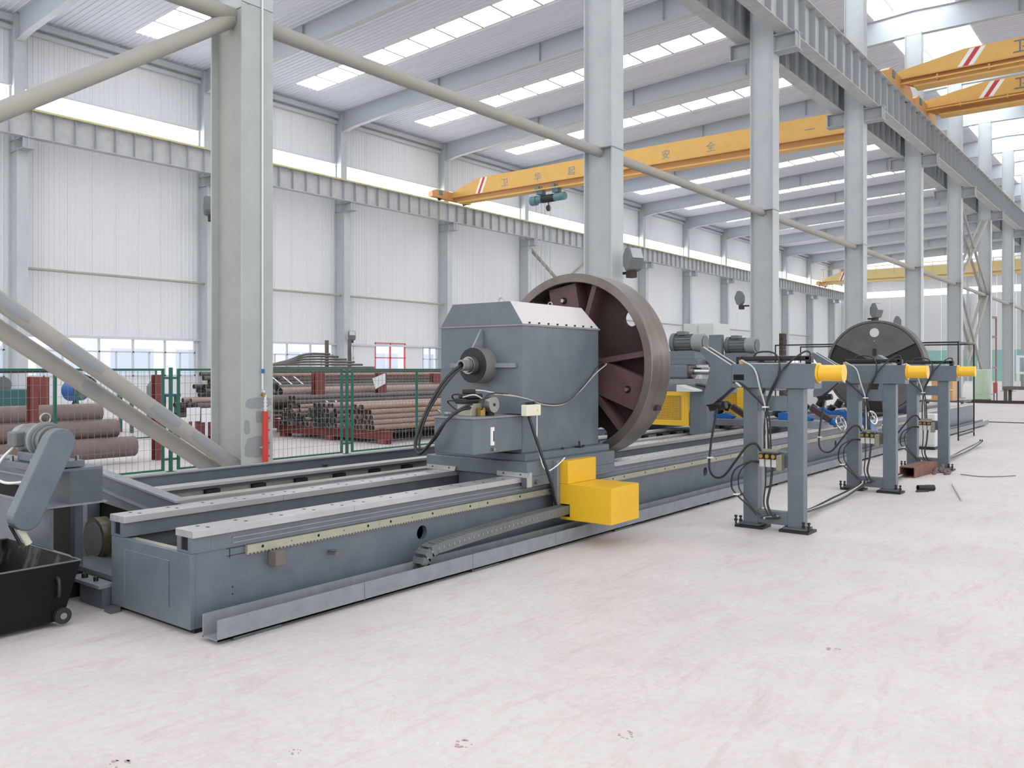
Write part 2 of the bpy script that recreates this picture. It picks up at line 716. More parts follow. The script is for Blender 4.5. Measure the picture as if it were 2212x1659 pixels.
# skylight bars
s_bar = None
for b in range(-2, 13):
    y0 = 5.94 + 8 * b
    for k in range(1, 12):
        x = -33.5 + 1.525 * k - .025
        if s_bar is None:
            s_bar = MB().box(-.05, .05, 0, 1.4, -.03, .06).build('skylight_bar', 'trimgrey', ceil)
            c = s_bar
        else:
            c = s_bar.copy()
            COL.objects.link(c)
            c.parent = ceil
        c.location = (x, y0 + 3.8, roofz(x))
for b in range(-2, 13):
    y0 = 5.94 + 8 * b
    for xa, xb in ((-33.5, -15.2), (-2.2, 11)):
        for yy in (y0 + 3.8, y0 + 5.17):
            MB().bar((xa, yy + .015, roofz(xa) + .03), (xb, yy + .015, roofz(xb) + .03), .04, .06).build('skylight_bar', 'roof', ceil)
# ridge monitor
mon = structure('trim_1', 'raised ridge monitor with glazed sides above the near column row')
zt = roofz(RX) + 1.3
for b in range(-1, 13):
    y0 = 5.94 + 8 * b
    MB().box(XO0 - .4, XO1 + .4, y0, y0 + 3.3, zt, zt + .06).build('roof_panel', 'roof', mon)
    MB().box(XO0 - .4, XO1 + .4, y0 + 5.9, y0 + 7.99, zt, zt + .06).build('roof_panel', 'roof', mon)
    for k in range(3):
        MB().box(XO0 - .1 + 1.1 * k, XO0 + .95 + 1.1 * k, y0 + 3.32, y0 + 5.88, zt + .01, zt + .04).build('skylight_pane', 'skylight', mon)
    for x in (XO0, XO1):
        for k in range(3):
            z = roofz(x) + .1 + .4 * k
            MB().box(x - .01, x + .01, y0 + .1, y0 + 7.9, z, z + .27).build('pane', 'skylight', mon)
            MB().box(x - .03, x + .03, y0, y0 + 8, z + .27, z + .38).build('monitor_rail', 'trimgrey', mon)
        for yy in (y0, y0 + 2.7, y0 + 5.4):
            MB().box(x - .04, x + .04, yy - .03, yy + .03, roofz(x), zt).build('monitor_post', 'trimgrey', mon)

# ================================================================ STEEL FRAME


def hcol(root, x0, x1, yc, hw, z0, z1, m_fl, m_web, tf=.022):
    for xx in (x0, x1 - tf):
        MB().box(xx, xx + tf, yc - hw, yc + hw, z0, z1).build('flange', m_fl, root)
    MB().box(x0 + tf, x1 - tf, yc - .12, yc - .1, z0, z1).build('web', m_web, root)


ZT = 5.6    # horizontal tie pipe
ZB = 10.16  # runway beam underside
ROWTXT = ['nearest grey steel column of the middle row, with a white conduit and red hanging tool',
          'grey steel column rising behind the big brown wheel',
          'grey steel column standing behind the nearest roller stand']
cols1 = []
for n in range(0, 14):
    yc = 5.94 + 8 * n
    lab = ROWTXT[n] if n < 3 else f'{ORD[n]} grey steel column of the middle row counting from the camera'
    c = thing('steel_column', lab, 'column', (-8.75, yc, 0), 'grey columns of the middle row')
    cols1.append(c)
    hcol(c, X1A, X1B, yc, .21, 0.02, ZT, 'column_lower' if n == 0 else 'column', 'column_dusty' if n == 0 else 'column_web')
    hcol(c, X1A, X1B, yc, .21, ZT + .02, ZB - .45, 'column', 'column')
    if n > 0:
        MB().box(X1A - .02, X1B + .02, yc - .25, yc + .25, ZT, ZT + .02).build('stiffener_plate', 'stiffener', c)
    MB().box(X1A - .1, X1B + .1, yc - .3, yc + .3, 0, .03).build('base_plate', 'column_dusty', c)
    # corbel head carrying both runway beams
    hcol(c, X1A, X1B, yc, .2, ZB - .45, roofz(RX) - 1.0, 'column', 'column')
    for x0, x1 in ((X1A - .62, X1A), (X1B, X1B + .62)):
        MB().box(x0, x1, yc - .19, yc + .19, ZB - .03, ZB).build('corbel_plate', 'stiffener', c)
        MB().box(x0, x1, yc - .19, yc + .19, ZB - .45, ZB - .42).build('corbel_plate', 'stiffener', c)
        MB().box(x0, x1, yc - .015, yc + .015, ZB - .42, ZB - .03).build('corbel_web', 'column', c)
        e = x0 + .03 if x0 < X1A - .1 else x1 - .06
        MB().box(e, e + .03, yc - .18, yc + .18, ZB - .42, ZB - .03).build('corbel_stiffener', 'stiffener', c)
# newer paint patches low on the nearest column
c = cols1[0]
for y0, y1, z0, z1 in ((5.75, 6.14, .95, 1.1), (5.9, 6.14, .78, .95), (5.75, 6.13, .38, .66), (5.75, 5.84, .66, .84)):
    rp = random.Random(int(z0 * 100))
    cy_, cz_, hy, hz = (y0 + y1) / 2, (z0 + z1) / 2, (y1 - y0) / 2, (z1 - z0) / 2
    bl = []
    for i in range(22):
        a = 2 * math.pi * i / 22
        q_ = (abs(math.cos(a)) ** 4 + abs(math.sin(a)) ** 4) ** -.25 * rp.uniform(.78, 1.0)
        bl.append((min(max(cy_ + hy * q_ * math.cos(a), 5.735), 6.145), cz_ + hz * q_ * math.sin(a)))
    MB().prism(bl, 'x', X1B, X1B + .001).build('paint_patch', 'patch', c)
MB().box(X1A + .02, X1A + .021, 5.74, 5.78, .93, 1.15).build('paint_patch', 'patch', c)

# wall columns
for n in range(0, 14):
    yc = 5.94 + 8 * n
    if n == 0:
        continue
    c = thing('wall_column', f'grey column against the white left wall, {ORD[n-1]} counting from the left edge', 'column', (-35, yc, 0), 'columns along the left wall')
    hcol(c, XW + .02, XW + .75, yc, .2, 0, ZB - .4, 'column', 'column')
    hcol(c, XW + .02, XW + .5, yc, .2, ZB - .4, 14.95, 'column', 'column')
    for z in (ZB - .03, ZB - .45):
        MB().box(XW + .02, XW + 1.32, yc - .2, yc + .2, z, z + .03).build('corbel_plate', 'stiffener', c)
    MB().box(XW + .75, XW + 1.3, yc - .015, yc + .015, ZB - .42, ZB - .03).build('corbel_web', 'column', c)
    MB().box(XW + 1.22, XW + 1.25, yc - .19, yc + .19, ZB - .42, ZB - .03).build('corbel_stiffener', 'stiffener', c)
    if n < 12:
        t = MB().cyl((XW + .4, yc + .1, 5.3), (XW + .4, yc + 7.9, 5.3), .055, n=10).build('tie_pipe', 'pipe_dusty', None, smooth=True)
        tag(t, f'thin horizontal tie pipe along the left wall in bay {ORD[n-1]} from the left', 'pipe', 'tie pipes on the left wall')

# rafters (tapered I-beams over both halls)
for n in range(1, 14):
    yc = 5.94 + 8 * n
    c = thing('rafter', f'grey tapered steel roof beam, {ORD[n-1]} counting away from the camera', 'roof beam', (RX, yc, 14.5), 'roof beams across the halls')
    for sgn in (0, 1):
        if sgn == 0:
            prof = [(XW + .5, 13.95), (-34.0, 14.1), (-28, 14.5), (-20, 14.83), (-12, roofz(-12) - 1.0), (RX, roofz(RX) - 1.05)]
        else:
            prof = [(RX, roofz(RX) - 1.05), (-3, roofz(-3) - .85), (5, roofz(5) - .8), (14.4, roofz(14.4) - 1.0)]
        top = [(x, roofz(x) - .05) for x, z in prof]
        MB().prism(prof + top[::-1], 'y', yc - .008, yc + .008).build('web', 'rafter', c)
        for (xa, za), (xb, zb) in zip(prof, prof[1:]):
            MB().bar((xa, yc, za), (xb, yc, zb), .26, .02).build('lower_flange', 'column', c)
        MB().bar((top[0][0], yc, top[0][1]), (top[-1][0], yc, top[-1][1]), .26, .02).build('upper_flange', 'rafter', c)
    for x in (-28, -22, -16, -12, -5):
        zz = roofz(x) - .06
        MB().box(x - .01, x + .01, yc - .12, yc + .12, zz - .78, zz).build('stiffener', 'stiffener', c)
    for k in range(7):   # thin fly braces from lower flange to the deck
        x = -33.6 + 3.4 * k
        MB().bar((x, yc + .1, roofz(x) - .85), (x + .1, yc + 1.0, roofz(x) - .02), .025, .025).build('fly_brace', 'trimgrey', c)


def runway(name, label, x, zb, zt, m='beamgrey', ya=5.94, rail_yellow=False):
    c = thing(name, label, 'crane beam', (x, ya, zb))
    y0, y1 = -3 if x > -20 else 5.9, YE - .5
    hw = .19
    MB().box(x - hw, x + hw, y0, y1, zb, zb + .025).build('lower_flange', m, c)
    MB().box(x - hw, x + hw, y0, y1, zt - .025, zt).build('upper_flange', m, c)
    MB().box(x - .01, x + .01, y0, y1, zb + .025, zt - .025).build('web', m, c)
    MB().box(x - .04, x + .04, y0, y1, zt, zt + .1).build('crane_rail', 'stiffener', c)
    s0 = None
    y = y0 + .2
    k = 0
    while y < y1 and k < 150:
        if s0 is None:
            s0 = MB().box(x - hw + .01, x + hw - .01, y - .006, y + .006, zb + .025, zt - .025).build('stiffener', 'stiffener', c)
            ys = y
        else:
            q = s0.copy()
            COL.objects.link(q)
            q.parent = c
            q.location = (0, y - ys, 0)
        y += .8
        k += 1
    if rail_yellow:
        MB().box(x + hw, x + hw + .03, y0, y1, zt - .03, zt + .03).build('yellow_bar', 'yellowline', c)
    return c


runway('crane_runway_beam', 'ribbed grey crane runway beam along the left wall with a yellow line', -34.3, ZB, 11.2, rail_yellow=True)
runway('crane_runway_beam', 'ribbed grey crane runway beam left of the middle column row', -9.27, ZB, 11.2)
runway('crane_runway_beam', 'large ribbed grey crane runway beam at upper right, right of the middle columns', -8.14, ZB, 11.37)

# ties and braces of the middle row
for n in range(-1, 12):
    ya, yb = 5.94 + 8 * n + .1, 5.94 + 8 * n + 7.9
    if n == -1:
        lab = 'short stub of horizontal tie pipe running into the nearest column at the top left'
        ya = 2.5
    else:
        lab = f'dusty horizontal tie pipe between middle columns, {ORD[n]} span from the nearest column'
    t = MB().cyl((-8.745, ya, ZT - .05), (-8.745, yb, ZT - .05), .095, n=20).build('tie_pipe', 'pipe_dusty', None, smooth=True)
    tag(t, lab, 'pipe', 'tie pipes of the middle row')


def brace(p0, p1, r, label, patches=()):
    b = thing('brace_pipe', label, 'pipe', p0, 'diagonal brace pipes')
    MB().cyl(p0, p1, r, n=20).build('pipe', 'pipe_dusty', b, smooth=True)
    d = (Vector(p1) - Vector(p0)).normalized()
    sd = d.cross(Vector((0, 0, 1))).normalized()
    for t0, t1 in patches:
        a = Vector(p0).lerp(Vector(p1), t0)
        e = Vector(p0).lerp(Vector(p1), t1)
        vs, fs = [], []
        u = Vector((1, -0.25, 0.1)).normalized()
        u = (u - d * u.dot(d)).normalized()
        w = d.cross(u)
        N, M_ = 8, 7
        for i in range(N + 1):
            q = a.lerp(e, i / N)
            wd = .75 * math.sin(math.pi * (0.08 + .84 * i / N)) ** .5
            for j in range(M_ + 1):
                an = -wd + 2 * wd * j / M_
                vs.append(q + (u * math.cos(an) + w * math.sin(an)) * (r + .002))
        for i in range(N):
            for j in range(M_):
                k = i * (M_ + 1) + j
                fs.append((k, k + 1, k + M_ + 2, k + M_ + 1))
        MB().add(vs, fs).build('paint_patch', 'patch', b, smooth=True)
    return b


brace((-8.62, 5.82, .26), (-8.62, 1.2, 3.5), .085, 'upper right of the two parallel dusty brace pipes at the left', ((.02, .14), (.17, .24), (.35, .44), (.5, .72)))
brace((-8.87, 5.72, .2), (-8.87, 1.0, 3.4), .085, 'lower left of the two parallel dusty brace pipes at the left', ((.3, .34), (.56, .64)))
brace((-8.745, 5.8, 5.5), (-8.745, .6, 2.02), .09, 'single dusty brace pipe sloping down left from the top of the nearest column')
for ya, yb in ((45.94, 53.94),):
    for k, (za, zb, zc, zd) in enumerate(((.2, 5.5, 5.5, .2), (5.7, 9.7, 9.7, 5.7))):
        lv = 'lower' if k == 0 else 'upper'
        for j, xo in enumerate((-8.9, -8.6)):
            brace((xo, ya + .2, za), (xo, yb - .2, zb), .07, f'{lv} {"left" if j == 0 else "right"} brace pipe rising away in the distant crossed bay')
            brace((xo, ya + .2, zc), (xo, yb - .2, zd), .07, f'{lv} {"left" if j == 0 else "right"} brace pipe falling away in the distant crossed bay')

for k, (ya, za, yb, zb) in enumerate(((46.2, 9.6, 53.6, 5.4), (53.6, 9.6, 46.2, 5.4))):
    for j, xo in enumerate((-34.95, -34.75)):
        brace((xo, ya, za), (xo, yb, zb), .06, f'{"rear" if j == 0 else "front"} thin brace pipe on the left wall behind the wheel, {"falling" if k == 0 else "rising"} rightward')
# conduit and red hose gun on the nearest column
cd = tag(MB().cyl((X1B + .02, 5.99, 1.18), (X1B + .02, 5.99, 9.6), .011, n=8).build('conduit_pipe', 'cable_white', None, smooth=True), 'thin white conduit running up the nearest column', 'conduit')
hd = thing('spring_balancer', 'red cylindrical spring balancer hanging low on the nearest column', 'tool', (X1B + .05, 5.99, .3))
MB().cyl((X1B + .06, 6.0, .32), (X1B + .06, 6.0, .93), .034, n=16).build('body', 'red_paint', hd, smooth=True)
MB().cyl((X1B + .06, 6.0, .24), (X1B + .06, 6.0, .32), .014, .026, n=12).build('nozzle', 'red_paint', hd, smooth=True)
MB().cyl((X1B + .06, 6.0, .21), (X1B + .06, 6.0, .24), .012, n=12).build('tip', 'cable_white', hd, smooth=True)
for z in (.4, .55, .7, .84):
    MB().box(X1B + .05, X1B + .08, 6.03, 6.05, z, z + .02).build('fin', 'red_paint', hd)
MB().cyl((X1B + .06, 6.0, .93), (X1B + .06, 6.0, 1.12), .014, n=10).build('fitting', 'cable_white', hd, smooth=True)
for z in (.96, 1.0, 1.04):
    MB().cyl((X1B + .06, 6.0, z), (X1B + .06, 6.0, z + .014), .022, n=10).build('collar', 'cable_white', hd, smooth=True)
MB().cyl((X1B + .03, 5.98, 1.12), (X1B + .07, 5.98, 1.12), .022, n=12).build('valve', 'brass', hd, smooth=True)
MB().cyl((X1B + .03, 5.98, 1.16), (X1B + .07, 5.98, 1.16), .012, n=12).build('valve_knob', 'cable_white', hd, smooth=True)
MB().box(X1B, X1B + .06, 5.96, 6.0, .5, .52).build('bracket', 'stiffener', hd)
tg = tag(MB().box(X1B + .034, X1B + .037, 5.965, 6.01, 1.42 - .05, 1.42).build('blue_tag', 'blue_paint'), 'small blue tag on the conduit of the nearest column', 'tag')


# floodlights
def flood(loc, s, label, rot, aim=1):
    f = thing('floodlight', label, 'lamp', loc, 'floodlights on the columns')
    x, y, z = loc
    # housing: rounded shell, flat glass looking out and down
    pr = [(-.02, .30), (.10, .30), (.2, .02), (.12, -.22), (-.02, -.26), (-.12, -.1), (-.12, .12)]
    MB().prism([(x + a * s, z + b_ * s) for a, b_ in pr][::-1], 'y', y - .2 * s, y + .2 * s).build('housing', 'lamp_body', f, bevel=.03 * s)
    MB().add([(x + .105 * s, y - .16 * s, z + .27 * s), (x + .105 * s, y + .16 * s, z + .27 * s), (x + .205 * s, y + .16 * s, z + .04 * s), (x + .205 * s, y - .16 * s, z + .04 * s),
              (x + .12 * s, y - .16 * s, z + .28 * s), (x + .12 * s, y + .16 * s, z + .28 * s), (x + .22 * s, y + .16 * s, z + .04 * s), (x + .22 * s, y - .16 * s, z + .04 * s)],
             [(0, 1, 2, 3), (7, 6, 5, 4), (0, 4, 5, 1), (1, 5, 6, 2), (2, 6, 7, 3), (3, 7, 4, 0)]).build('lens', 'lamp_glass', f)
    MB().box(x - .12 * s, x + .06 * s, y - .1 * s, y + .1 * s, z - .4 * s, z - .24 * s).build('ballast_box', 'rust_dark', f, bevel=.01)
    MB().box(x - .32 * s, x - .1 * s, y - .03 * s, y + .03 * s, z - .3 * s, z - .24 * s).build('bracket', 'black', f)
    f.rotation_euler = (0, 0, rot)
    return f


flood((-8.12, 13.95, 3.45), .8, 'grey floodlight on the column behind the brown wheel', math.radians(-20))
flood((-33.9, 21.5, 8.6), 1.6, 'grey floodlight seen left of the nearest column, high on the wall', math.radians(160))
flood((-34.3, 29.95, 3.15), .9, 'grey floodlight low on the wall column above the tube racks', math.radians(-30))
flood((-9.35, 21.8, 3.3), .7, 'grey floodlight at the left of the third middle column', math.radians(190))
flood((-8.1, 29.95, 3.35), .9, 'grey floodlight on the fourth middle column above the far round plate', math.radians(-20))
flood((-9.35, 37.9, 3.35), .9, 'dark floodlight left of the fifth middle column', math.radians(190))


# ================================================================ OVERHEAD CRANES
def crane(name, label, xa, xb, y, zb, h, loc, gm='crane_yellow', wm='crane_orange'):
    c = thing(name, label, 'crane', loc)
    wdt = .55
    # girder: box with chamfered ends
    ch = 2.2
    dz_ = 11.3 - zb + .28
    prof = [(xa, zb + .05), (xa, zb + .5), (xa + ch, zb + h), (xb - ch, zb + h), (xb, zb + .5), (xb, zb + .05)]
    MB().prism([p for p in [(xa, zb + .32), (xa, zb + .6), (xa + ch, zb + h), (xb - ch, zb + h), (xb, zb + .6), (xb, zb + .32)]], 'y', y, y + wdt).build('girder', gm, c)
    MB().prism([(xa, zb + .32), (xb, zb + .32), (xb, zb + .02), (xa + .6, zb + .02)], 'y', y + .12, y + wdt - .12).build('lower_web', wm, c)
    MB().box(xa + .6, xb, y - .02, y + wdt + .02, zb - .04, zb + .02).build('lower_flange', gm, c)
    MB().box(xa, xb, y - .04, y, zb + .3, zb + .34).build('ledge', 'crane_orange', c)
    for xx in ((xa, xb)):
        s_ = 1 if xx == xa else -1
        MB().prism([(y - 1.7, 11.42), (y + 1.7, 11.42), (y + 1.7, 11.7), (y + 1.3, 11.9), (y - 1.3, 11.9), (y - 1.7, 11.7)], 'x', xx - .16, xx + .16).build('end_truck', 'crane_orange', c)
        for yy in (y - .95, y + 1.25):
            MB().cyl((xx - .05, yy, 11.47), (xx + .05, yy, 11.47), .16, n=16).build('wheel', 'black', c, smooth=True)
        MB().box(xx - .2, xx + .2, y - 1.15, y - .85, 11.6, 11.85).build('drive_motor', 'hoist_teal', c, bevel=.02)
    # diagonal warning stripes
    sx = xa + ch * .9
    for k, m_ in enumerate(('white_stripe', 'red_stripe', 'white_stripe')):
        a = sx + .0 + .17 * k
        MB().prism([(a, zb + .34), (a + .15, zb + .34), (a + .15 + .4, zb + h - .03), (a + .4, zb + h - .03)], 'y', y - .004, y).build('warning_stripe', m_, c)
    return c


c1 = crane('overhead_crane', 'yellow overhead crane spanning the left hall with a hoist below', -34.3, -9.27, 37.6, 11.25, 1.25, (-21, 37.6, 11.0))
tx = -30.75
for ch_, x in (('卫', -30.14), ('华', -27.83), ('起', -25.6), ('重', -23.3), ('安', -20.0), ('全', -17.62), ('第', -15.25), ('一', -12.95)):
    text(ch_, .5, 'letter', c1, (x, 37.59, 11.93), (math.pi / 2, 0, 0))
c2 = crane('overhead_crane', 'yellow overhead crane at upper right, nearer of the two in the right hall', -8.14, 14, 32.7, 11.5, .95, (3, 32.7, 11.2))
c3 = crane('overhead_crane', 'yellow overhead crane at upper right, farther of the two in the right hall', -8.14, 14, 36.6, 11.4, .95, (3, 36.6, 11.2))
for cc, yy in ((c2, 32.7), (c3, 36.6)):
    text('卫', .5, 'crane_letter', cc, (-4.25 if yy < 35 else -4.75, yy - .01, 12.13 if yy < 35 else 12.03), (math.pi / 2, 0, 0))
    MB().box(-8.1, 14, yy - .12, yy - .02, 11.6, 11.65).build('cable_rail', 'crane_yellow', cc)
    for k in range(6):
        MB().box(-6.8 + 1.6 * k, -6.74 + 1.6 * k, yy - .1, yy, 11.55, 11.74).build('rail_clip', 'crane_orange', cc)
c4 = crane('overhead_crane', 'haze-paled yellow overhead crane far away near the end wall of the left hall', -34.3, -9.27, 104, 11.6, 1.4, (-21, 104, 11.3), 'hazed_crane', 'hazed_crane')
MB().box(-34.3, -9.3, 103.5, 103.55, 13.3, 13.36).build('handrail', 'yellow', c4)
for k in range(13):
    MB().box(-34 + 2 * k, -33.95 + 2 * k, 103.5, 103.55, 12.4, 13.3).build('handrail_post', 'yellow', c4)

ho = thing('electric_hoist', 'teal electric hoist with a hook hanging from the left hall crane', 'hoist', (-27.2, 37.9, 10.6))
hx = -27.3
MB().cyl((hx - .8, 37.88, 10.75), (hx + .8, 37.88, 10.75), .2, n=18).build('drum', 'hoist_teal', ho, smooth=True)
MB().cyl((hx - .42, 37.88, 10.75), (hx + .42, 37.88, 10.75), .215, n=18).build('rope_drum', 'black', ho, smooth=True)
MB().cyl((hx - 1.15, 37.88, 10.72), (hx - .8, 37.88, 10.72), .26, n=16).build('motor', 'hoist_teal', ho, smooth=True)
MB().cyl((hx + .8, 37.88, 10.77), (hx + 1.1, 37.88, 10.77), .22, n=16).build('gearbox', 'hoist_teal', ho, smooth=True)
for x in (hx - .5, hx + .55):
    MB().box(x - .2, x + .2, 37.7, 38.06, 11.0, 11.42).build('trolley', 'hoist_teal', ho, bevel=.03)
    MB().cyl((x - .12, 37.62, 11.33), (x - .12, 37.7, 11.33), .14, n=14).build('trolley_wheel', 'hoist_teal', ho, smooth=True)
MB().cyl((hx, 37.88, 10.3), (hx, 37.88, 10.6), .03, n=8).build('rope', 'black', ho)
MB().cyl((hx - .05, 37.88, 10.22), (hx + .05, 37.88, 10.22), .17, n=14).build('hook_block', 'rust_dark', ho, smooth=True)
for k, (dx, z1) in enumerate(((.7, 5.2), (.35, 4.2), (-.25, 5.0), (.1, 3.6))):
    MB().cyl((hx + dx - .6, 37.9, z1), (hx + dx - .6, 37.9, 10.7), .018, n=6).build('pendant_cable', 'stiffener', ho)

# ================================================================ THE LATHE BED
YB0, YB1 = 2.5, 24.0
bed = thing('machine_bed', 'long grey machine bed with two bright guide rails and a front trough', 'machine', (-4.56, 2.5, 0))
# side walls with round inspection holes
for x0, x1, nm in ((-4.19, -4.15, 0), (-4.98, -4.94, 1)):
    sw = MB().box(x0, x1, YB0 + .03, YB1, .03, .434).build('side_wall', 'paint', bed)
    if nm == 0:
        tmp = []
        for y in (4.26, 8.72, 13.2, 17.6):
            cobj = MB().cyl((x0 - .1, y, .285), (x1 + .1, y, .285), .05, n=28).build('cutter', 'hole', bed)
            tmp.append(cobj)
            md = sw.modifiers.new('b', 'BOOLEAN')
            md.object = cobj
            md.solver = 'EXACT'
        bpy.context.view_layer.update()
        dg = bpy.context.evaluated_depsgraph_get()
        me = bpy.data.meshes.new_from_object(sw.evaluated_get(dg))
        sw.modifiers.clear()
        sw.data = me
        for t_ in tmp:
            bpy.data.objects.remove(t_)
MB().box(-4.99, -4.145, 2.5, 2.529, .03, .434).build('end_plate', 'paint', bed, bevel=.003)
MB().box(-4.96, -4.88, 2.44, 2.499, .0, .03).build('weld_foot', 'paint_dark', bed)
MB().box(-4.935, -4.195, 2.62, YB1, .32, .34).build('sump_floor', 'oily', bed)
MB().box(-4.935, -4.195, 2.531, 2.59, .38, .425).build('end_ledge', 'rack_steel', bed)
MB().box(-4.83, -4.35, 2.4975, 2.4995, .372, .375).build('weld_seam', 'paint_light', bed)
MB().box(-4.353, -4.35, 2.4975, 2.4995, .12, .372).build('weld_seam', 'paint_dark', bed)
MB().box(-4.833, -4.83, 2.4975, 2.4995, .12, .375).build('weld_seam', 'paint_light', bed)
# rail carriers with square openings at the end
for xa, xb in ((-4.28, -4.14), (-5.0, -4.86)):
    MB().box(xa, xa + .038, 2.503, 2.62, .45, .52).build('rail_carrier', 'paint', bed)
    MB().box(xb - .033, xb, 2.503, 2.62, .45, .52).build('rail_carrier', 'paint', bed)
    MB().box(xa, xb, 2.503, 2.62, .436, .4495).build('rail_carrier', 'paint', bed)
    MB().box(xa, xb, 2.621, YB1, .436, .52).build('rail_carrier', 'paint', bed)
    MB().box(xa + .038, xb - .033, 2.512, 2.62, .45, .52).build('carrier_opening', 'hole', bed)
MB().box(-4.139, -4.134, 2.75, YB1, .482, .49).build('ledge_strip', 'paint_light', bed)
MB().box(-4.139, -4.134, 2.75, YB1, .455, .462).build('ledge_strip', 'paint_light', bed)
# guide rails in lengths with butt joints and bolt holes
h0 = None
for xa, xb in ((-4.29, -4.12), (-5.01, -4.84)):
    joints = [2.5, 3.62, 4.82, 6.02, 7.22, 8.42, 9.62, 10.82, 12.02, 13.22, 14.42, 15.62, 16.82, 18.02, 19.22, 20.42, 21.62, 22.82, 24.0]
    for a, b in zip(joints, joints[1:]):
        gr = MB().box(xa, xb, a, b - .002, .52, .56).build('guide_rail', 'ground_steel', bed, bevel=.002)
        if a > 16:
            continue
        ys = [a + .1, a + .34, a + .58, a + .82, a + 1.04]
        hb = MB()
        for i, y in enumerate(ys):
            hb.cyl((xa + .05, y, .5603), (xa + .05, y, .5606), .012, n=10)
            hb.cyl((xb - .05, y + .02, .5603), (xb - .05, y + .02, .5606), .012, n=10)
        q = hb.build('bolt_hole', 'hole', gr)
# gear rack bar on the front
for k in range(15):
    a = 2.84 + 1.0 * k
    rb = MB().box(-4.15, -4.125, a, a + .998, .385, .43).build('rack_bar', 'rack_steel', bed)
    hb = MB()
    for y, r in ((a + .1, .009), (a + .3, .004), (a + .5, .009), (a + .7, .004), (a + .9, .009)):
        hb.cyl((-4.1252, y, .41), (-4.1248, y, .41), r, n=10)
    hb.build('screw_hole', 'hole', rb)
    tt = MB()
    for j in range(40):
        tt.box(-4.15, -4.128, a + .025 * j, a + .025 * j + .012, .377, .385)
    tt.build('tooth', 'rack_steel', rb)['kind'] = 'stuff'
MB().box(-4.15, -4.07, 2.99, 3.06, .29, .375).build('stop_block', 'rag', bed, bevel=.004)
MB().box(-4.15, -4.09, 3.44, 3.465, .275, .295).build('stop_pin', 'rag', bed)
MB().box(-4.15, -4.1, 3.43, 3.475, .3, .303).build('stop_pin', 'paint', bed)
MB().box(-4.149, -4.147, 2.72, 2.84, .425, .428).build('scribe_mark', 'black', bed)
MB().box(-4.149, -4.147, 2.72, 2.84, .385, .388).build('scribe_mark', 'black', bed)
MB().box(-4.149, -4.147, 2.74, 2.743, .375, .425).build('scribe_mark', 'black', bed)
# front trough (U channel)
MB().box(-4.03, -3.89, 2.5, YB1, .02, .028).build('trough_floor', 'paint_light', bed)
for k in range(22):
    a = 2.5 + k
    MB().box(-3.895, -3.89, a, a + .996, .02, .13).build('trough_plate', 'paint_light', bed)
    MB().box(-4.03, -4.02, a, a + .998, .02, .14).build('trough_plate', 'paint_light', bed)
for k in range(11):
    a = 2.6 + 1.9 * k
    MB().box(-4.2, -3.9, a, a + .3, 0, .02).build('levelling_pad', 'paint_dark', bed)
MB().box(-4.96, -4.17, 2.54, YB1, 0.0, .03).build('bed_foot', 'black', bed)
for (y, z) in ((2.76, .17), (2.76, .21)):
    MB().cyl((-4.15, y, z), (-4.148, y, z), .004, n=8).build('screw_hole', 'hole', bed)

# rear slide bed carrying the grinding carriages
rb_ = thing('rear_slide_bed', 'grey rear slide bed with a row of dark blocks behind the main bed', 'machine', (-5.7, 3.1, 0))
MB().box(-5.359, -5.05, 3.1, YB1, .0, .44).build('front_beam', 'paint', rb_)
MB().box(-5.62, -5.36, 3.1, YB1, 0, .49).build('front_beam', 'paint', rb_)
MB().box(-5.62, -5.5, 3.1, YB1, .49, .505).build('ledge', 'dusty_ledge', rb_)
MB().box(-5.9, -5.62, 3.1, YB1, .2, .40).build('trough_floor', 'dusty_ledge', rb_)
MB().box(-5.95, -5.901, 3.1, YB1, .0, .505).build('trough_wall', 'dusty_ledge', rb_)
k = 0
y = 3.25
s0 = None
while y < 15:
    MB().box(-5.9, -5.86, y, y + .12, .42, .495).build('clamp_block', 'black', rb_)
    y += .42
MB().box(-5.98, -5.84, 3.1, YB1, .525, .55).build('slide_rail', 'ground_steel', rb_, bevel=.002)
MB().box(-5.96, -5.86, 3.1, YB1, .505, .525).build('slide_rail', 'paint_dark', rb_)
MB().box(-6.2, -5.98, 3.1, YB1, .40, .42).build('trough_floor', 'paint', rb_)
MB().box(-6.22, -6.2, 3.1, YB1, .0, .6).build('back_wall', 'paint', rb_)
MB().box(-6.26, -6.18, 3.1, YB1, .6, .61).build('back_lip', 'paint_light', rb_)
for y in (4.9, 9.6):
    MB().box(-6.0, -5.97, y, y + .03, .55, .575).build('oil_nipple', 'black', rb_)
MB().box(-5.62, -5.6, 4.1, 4.35, .43, .434).build('scratch', 'paint_light', rb_)

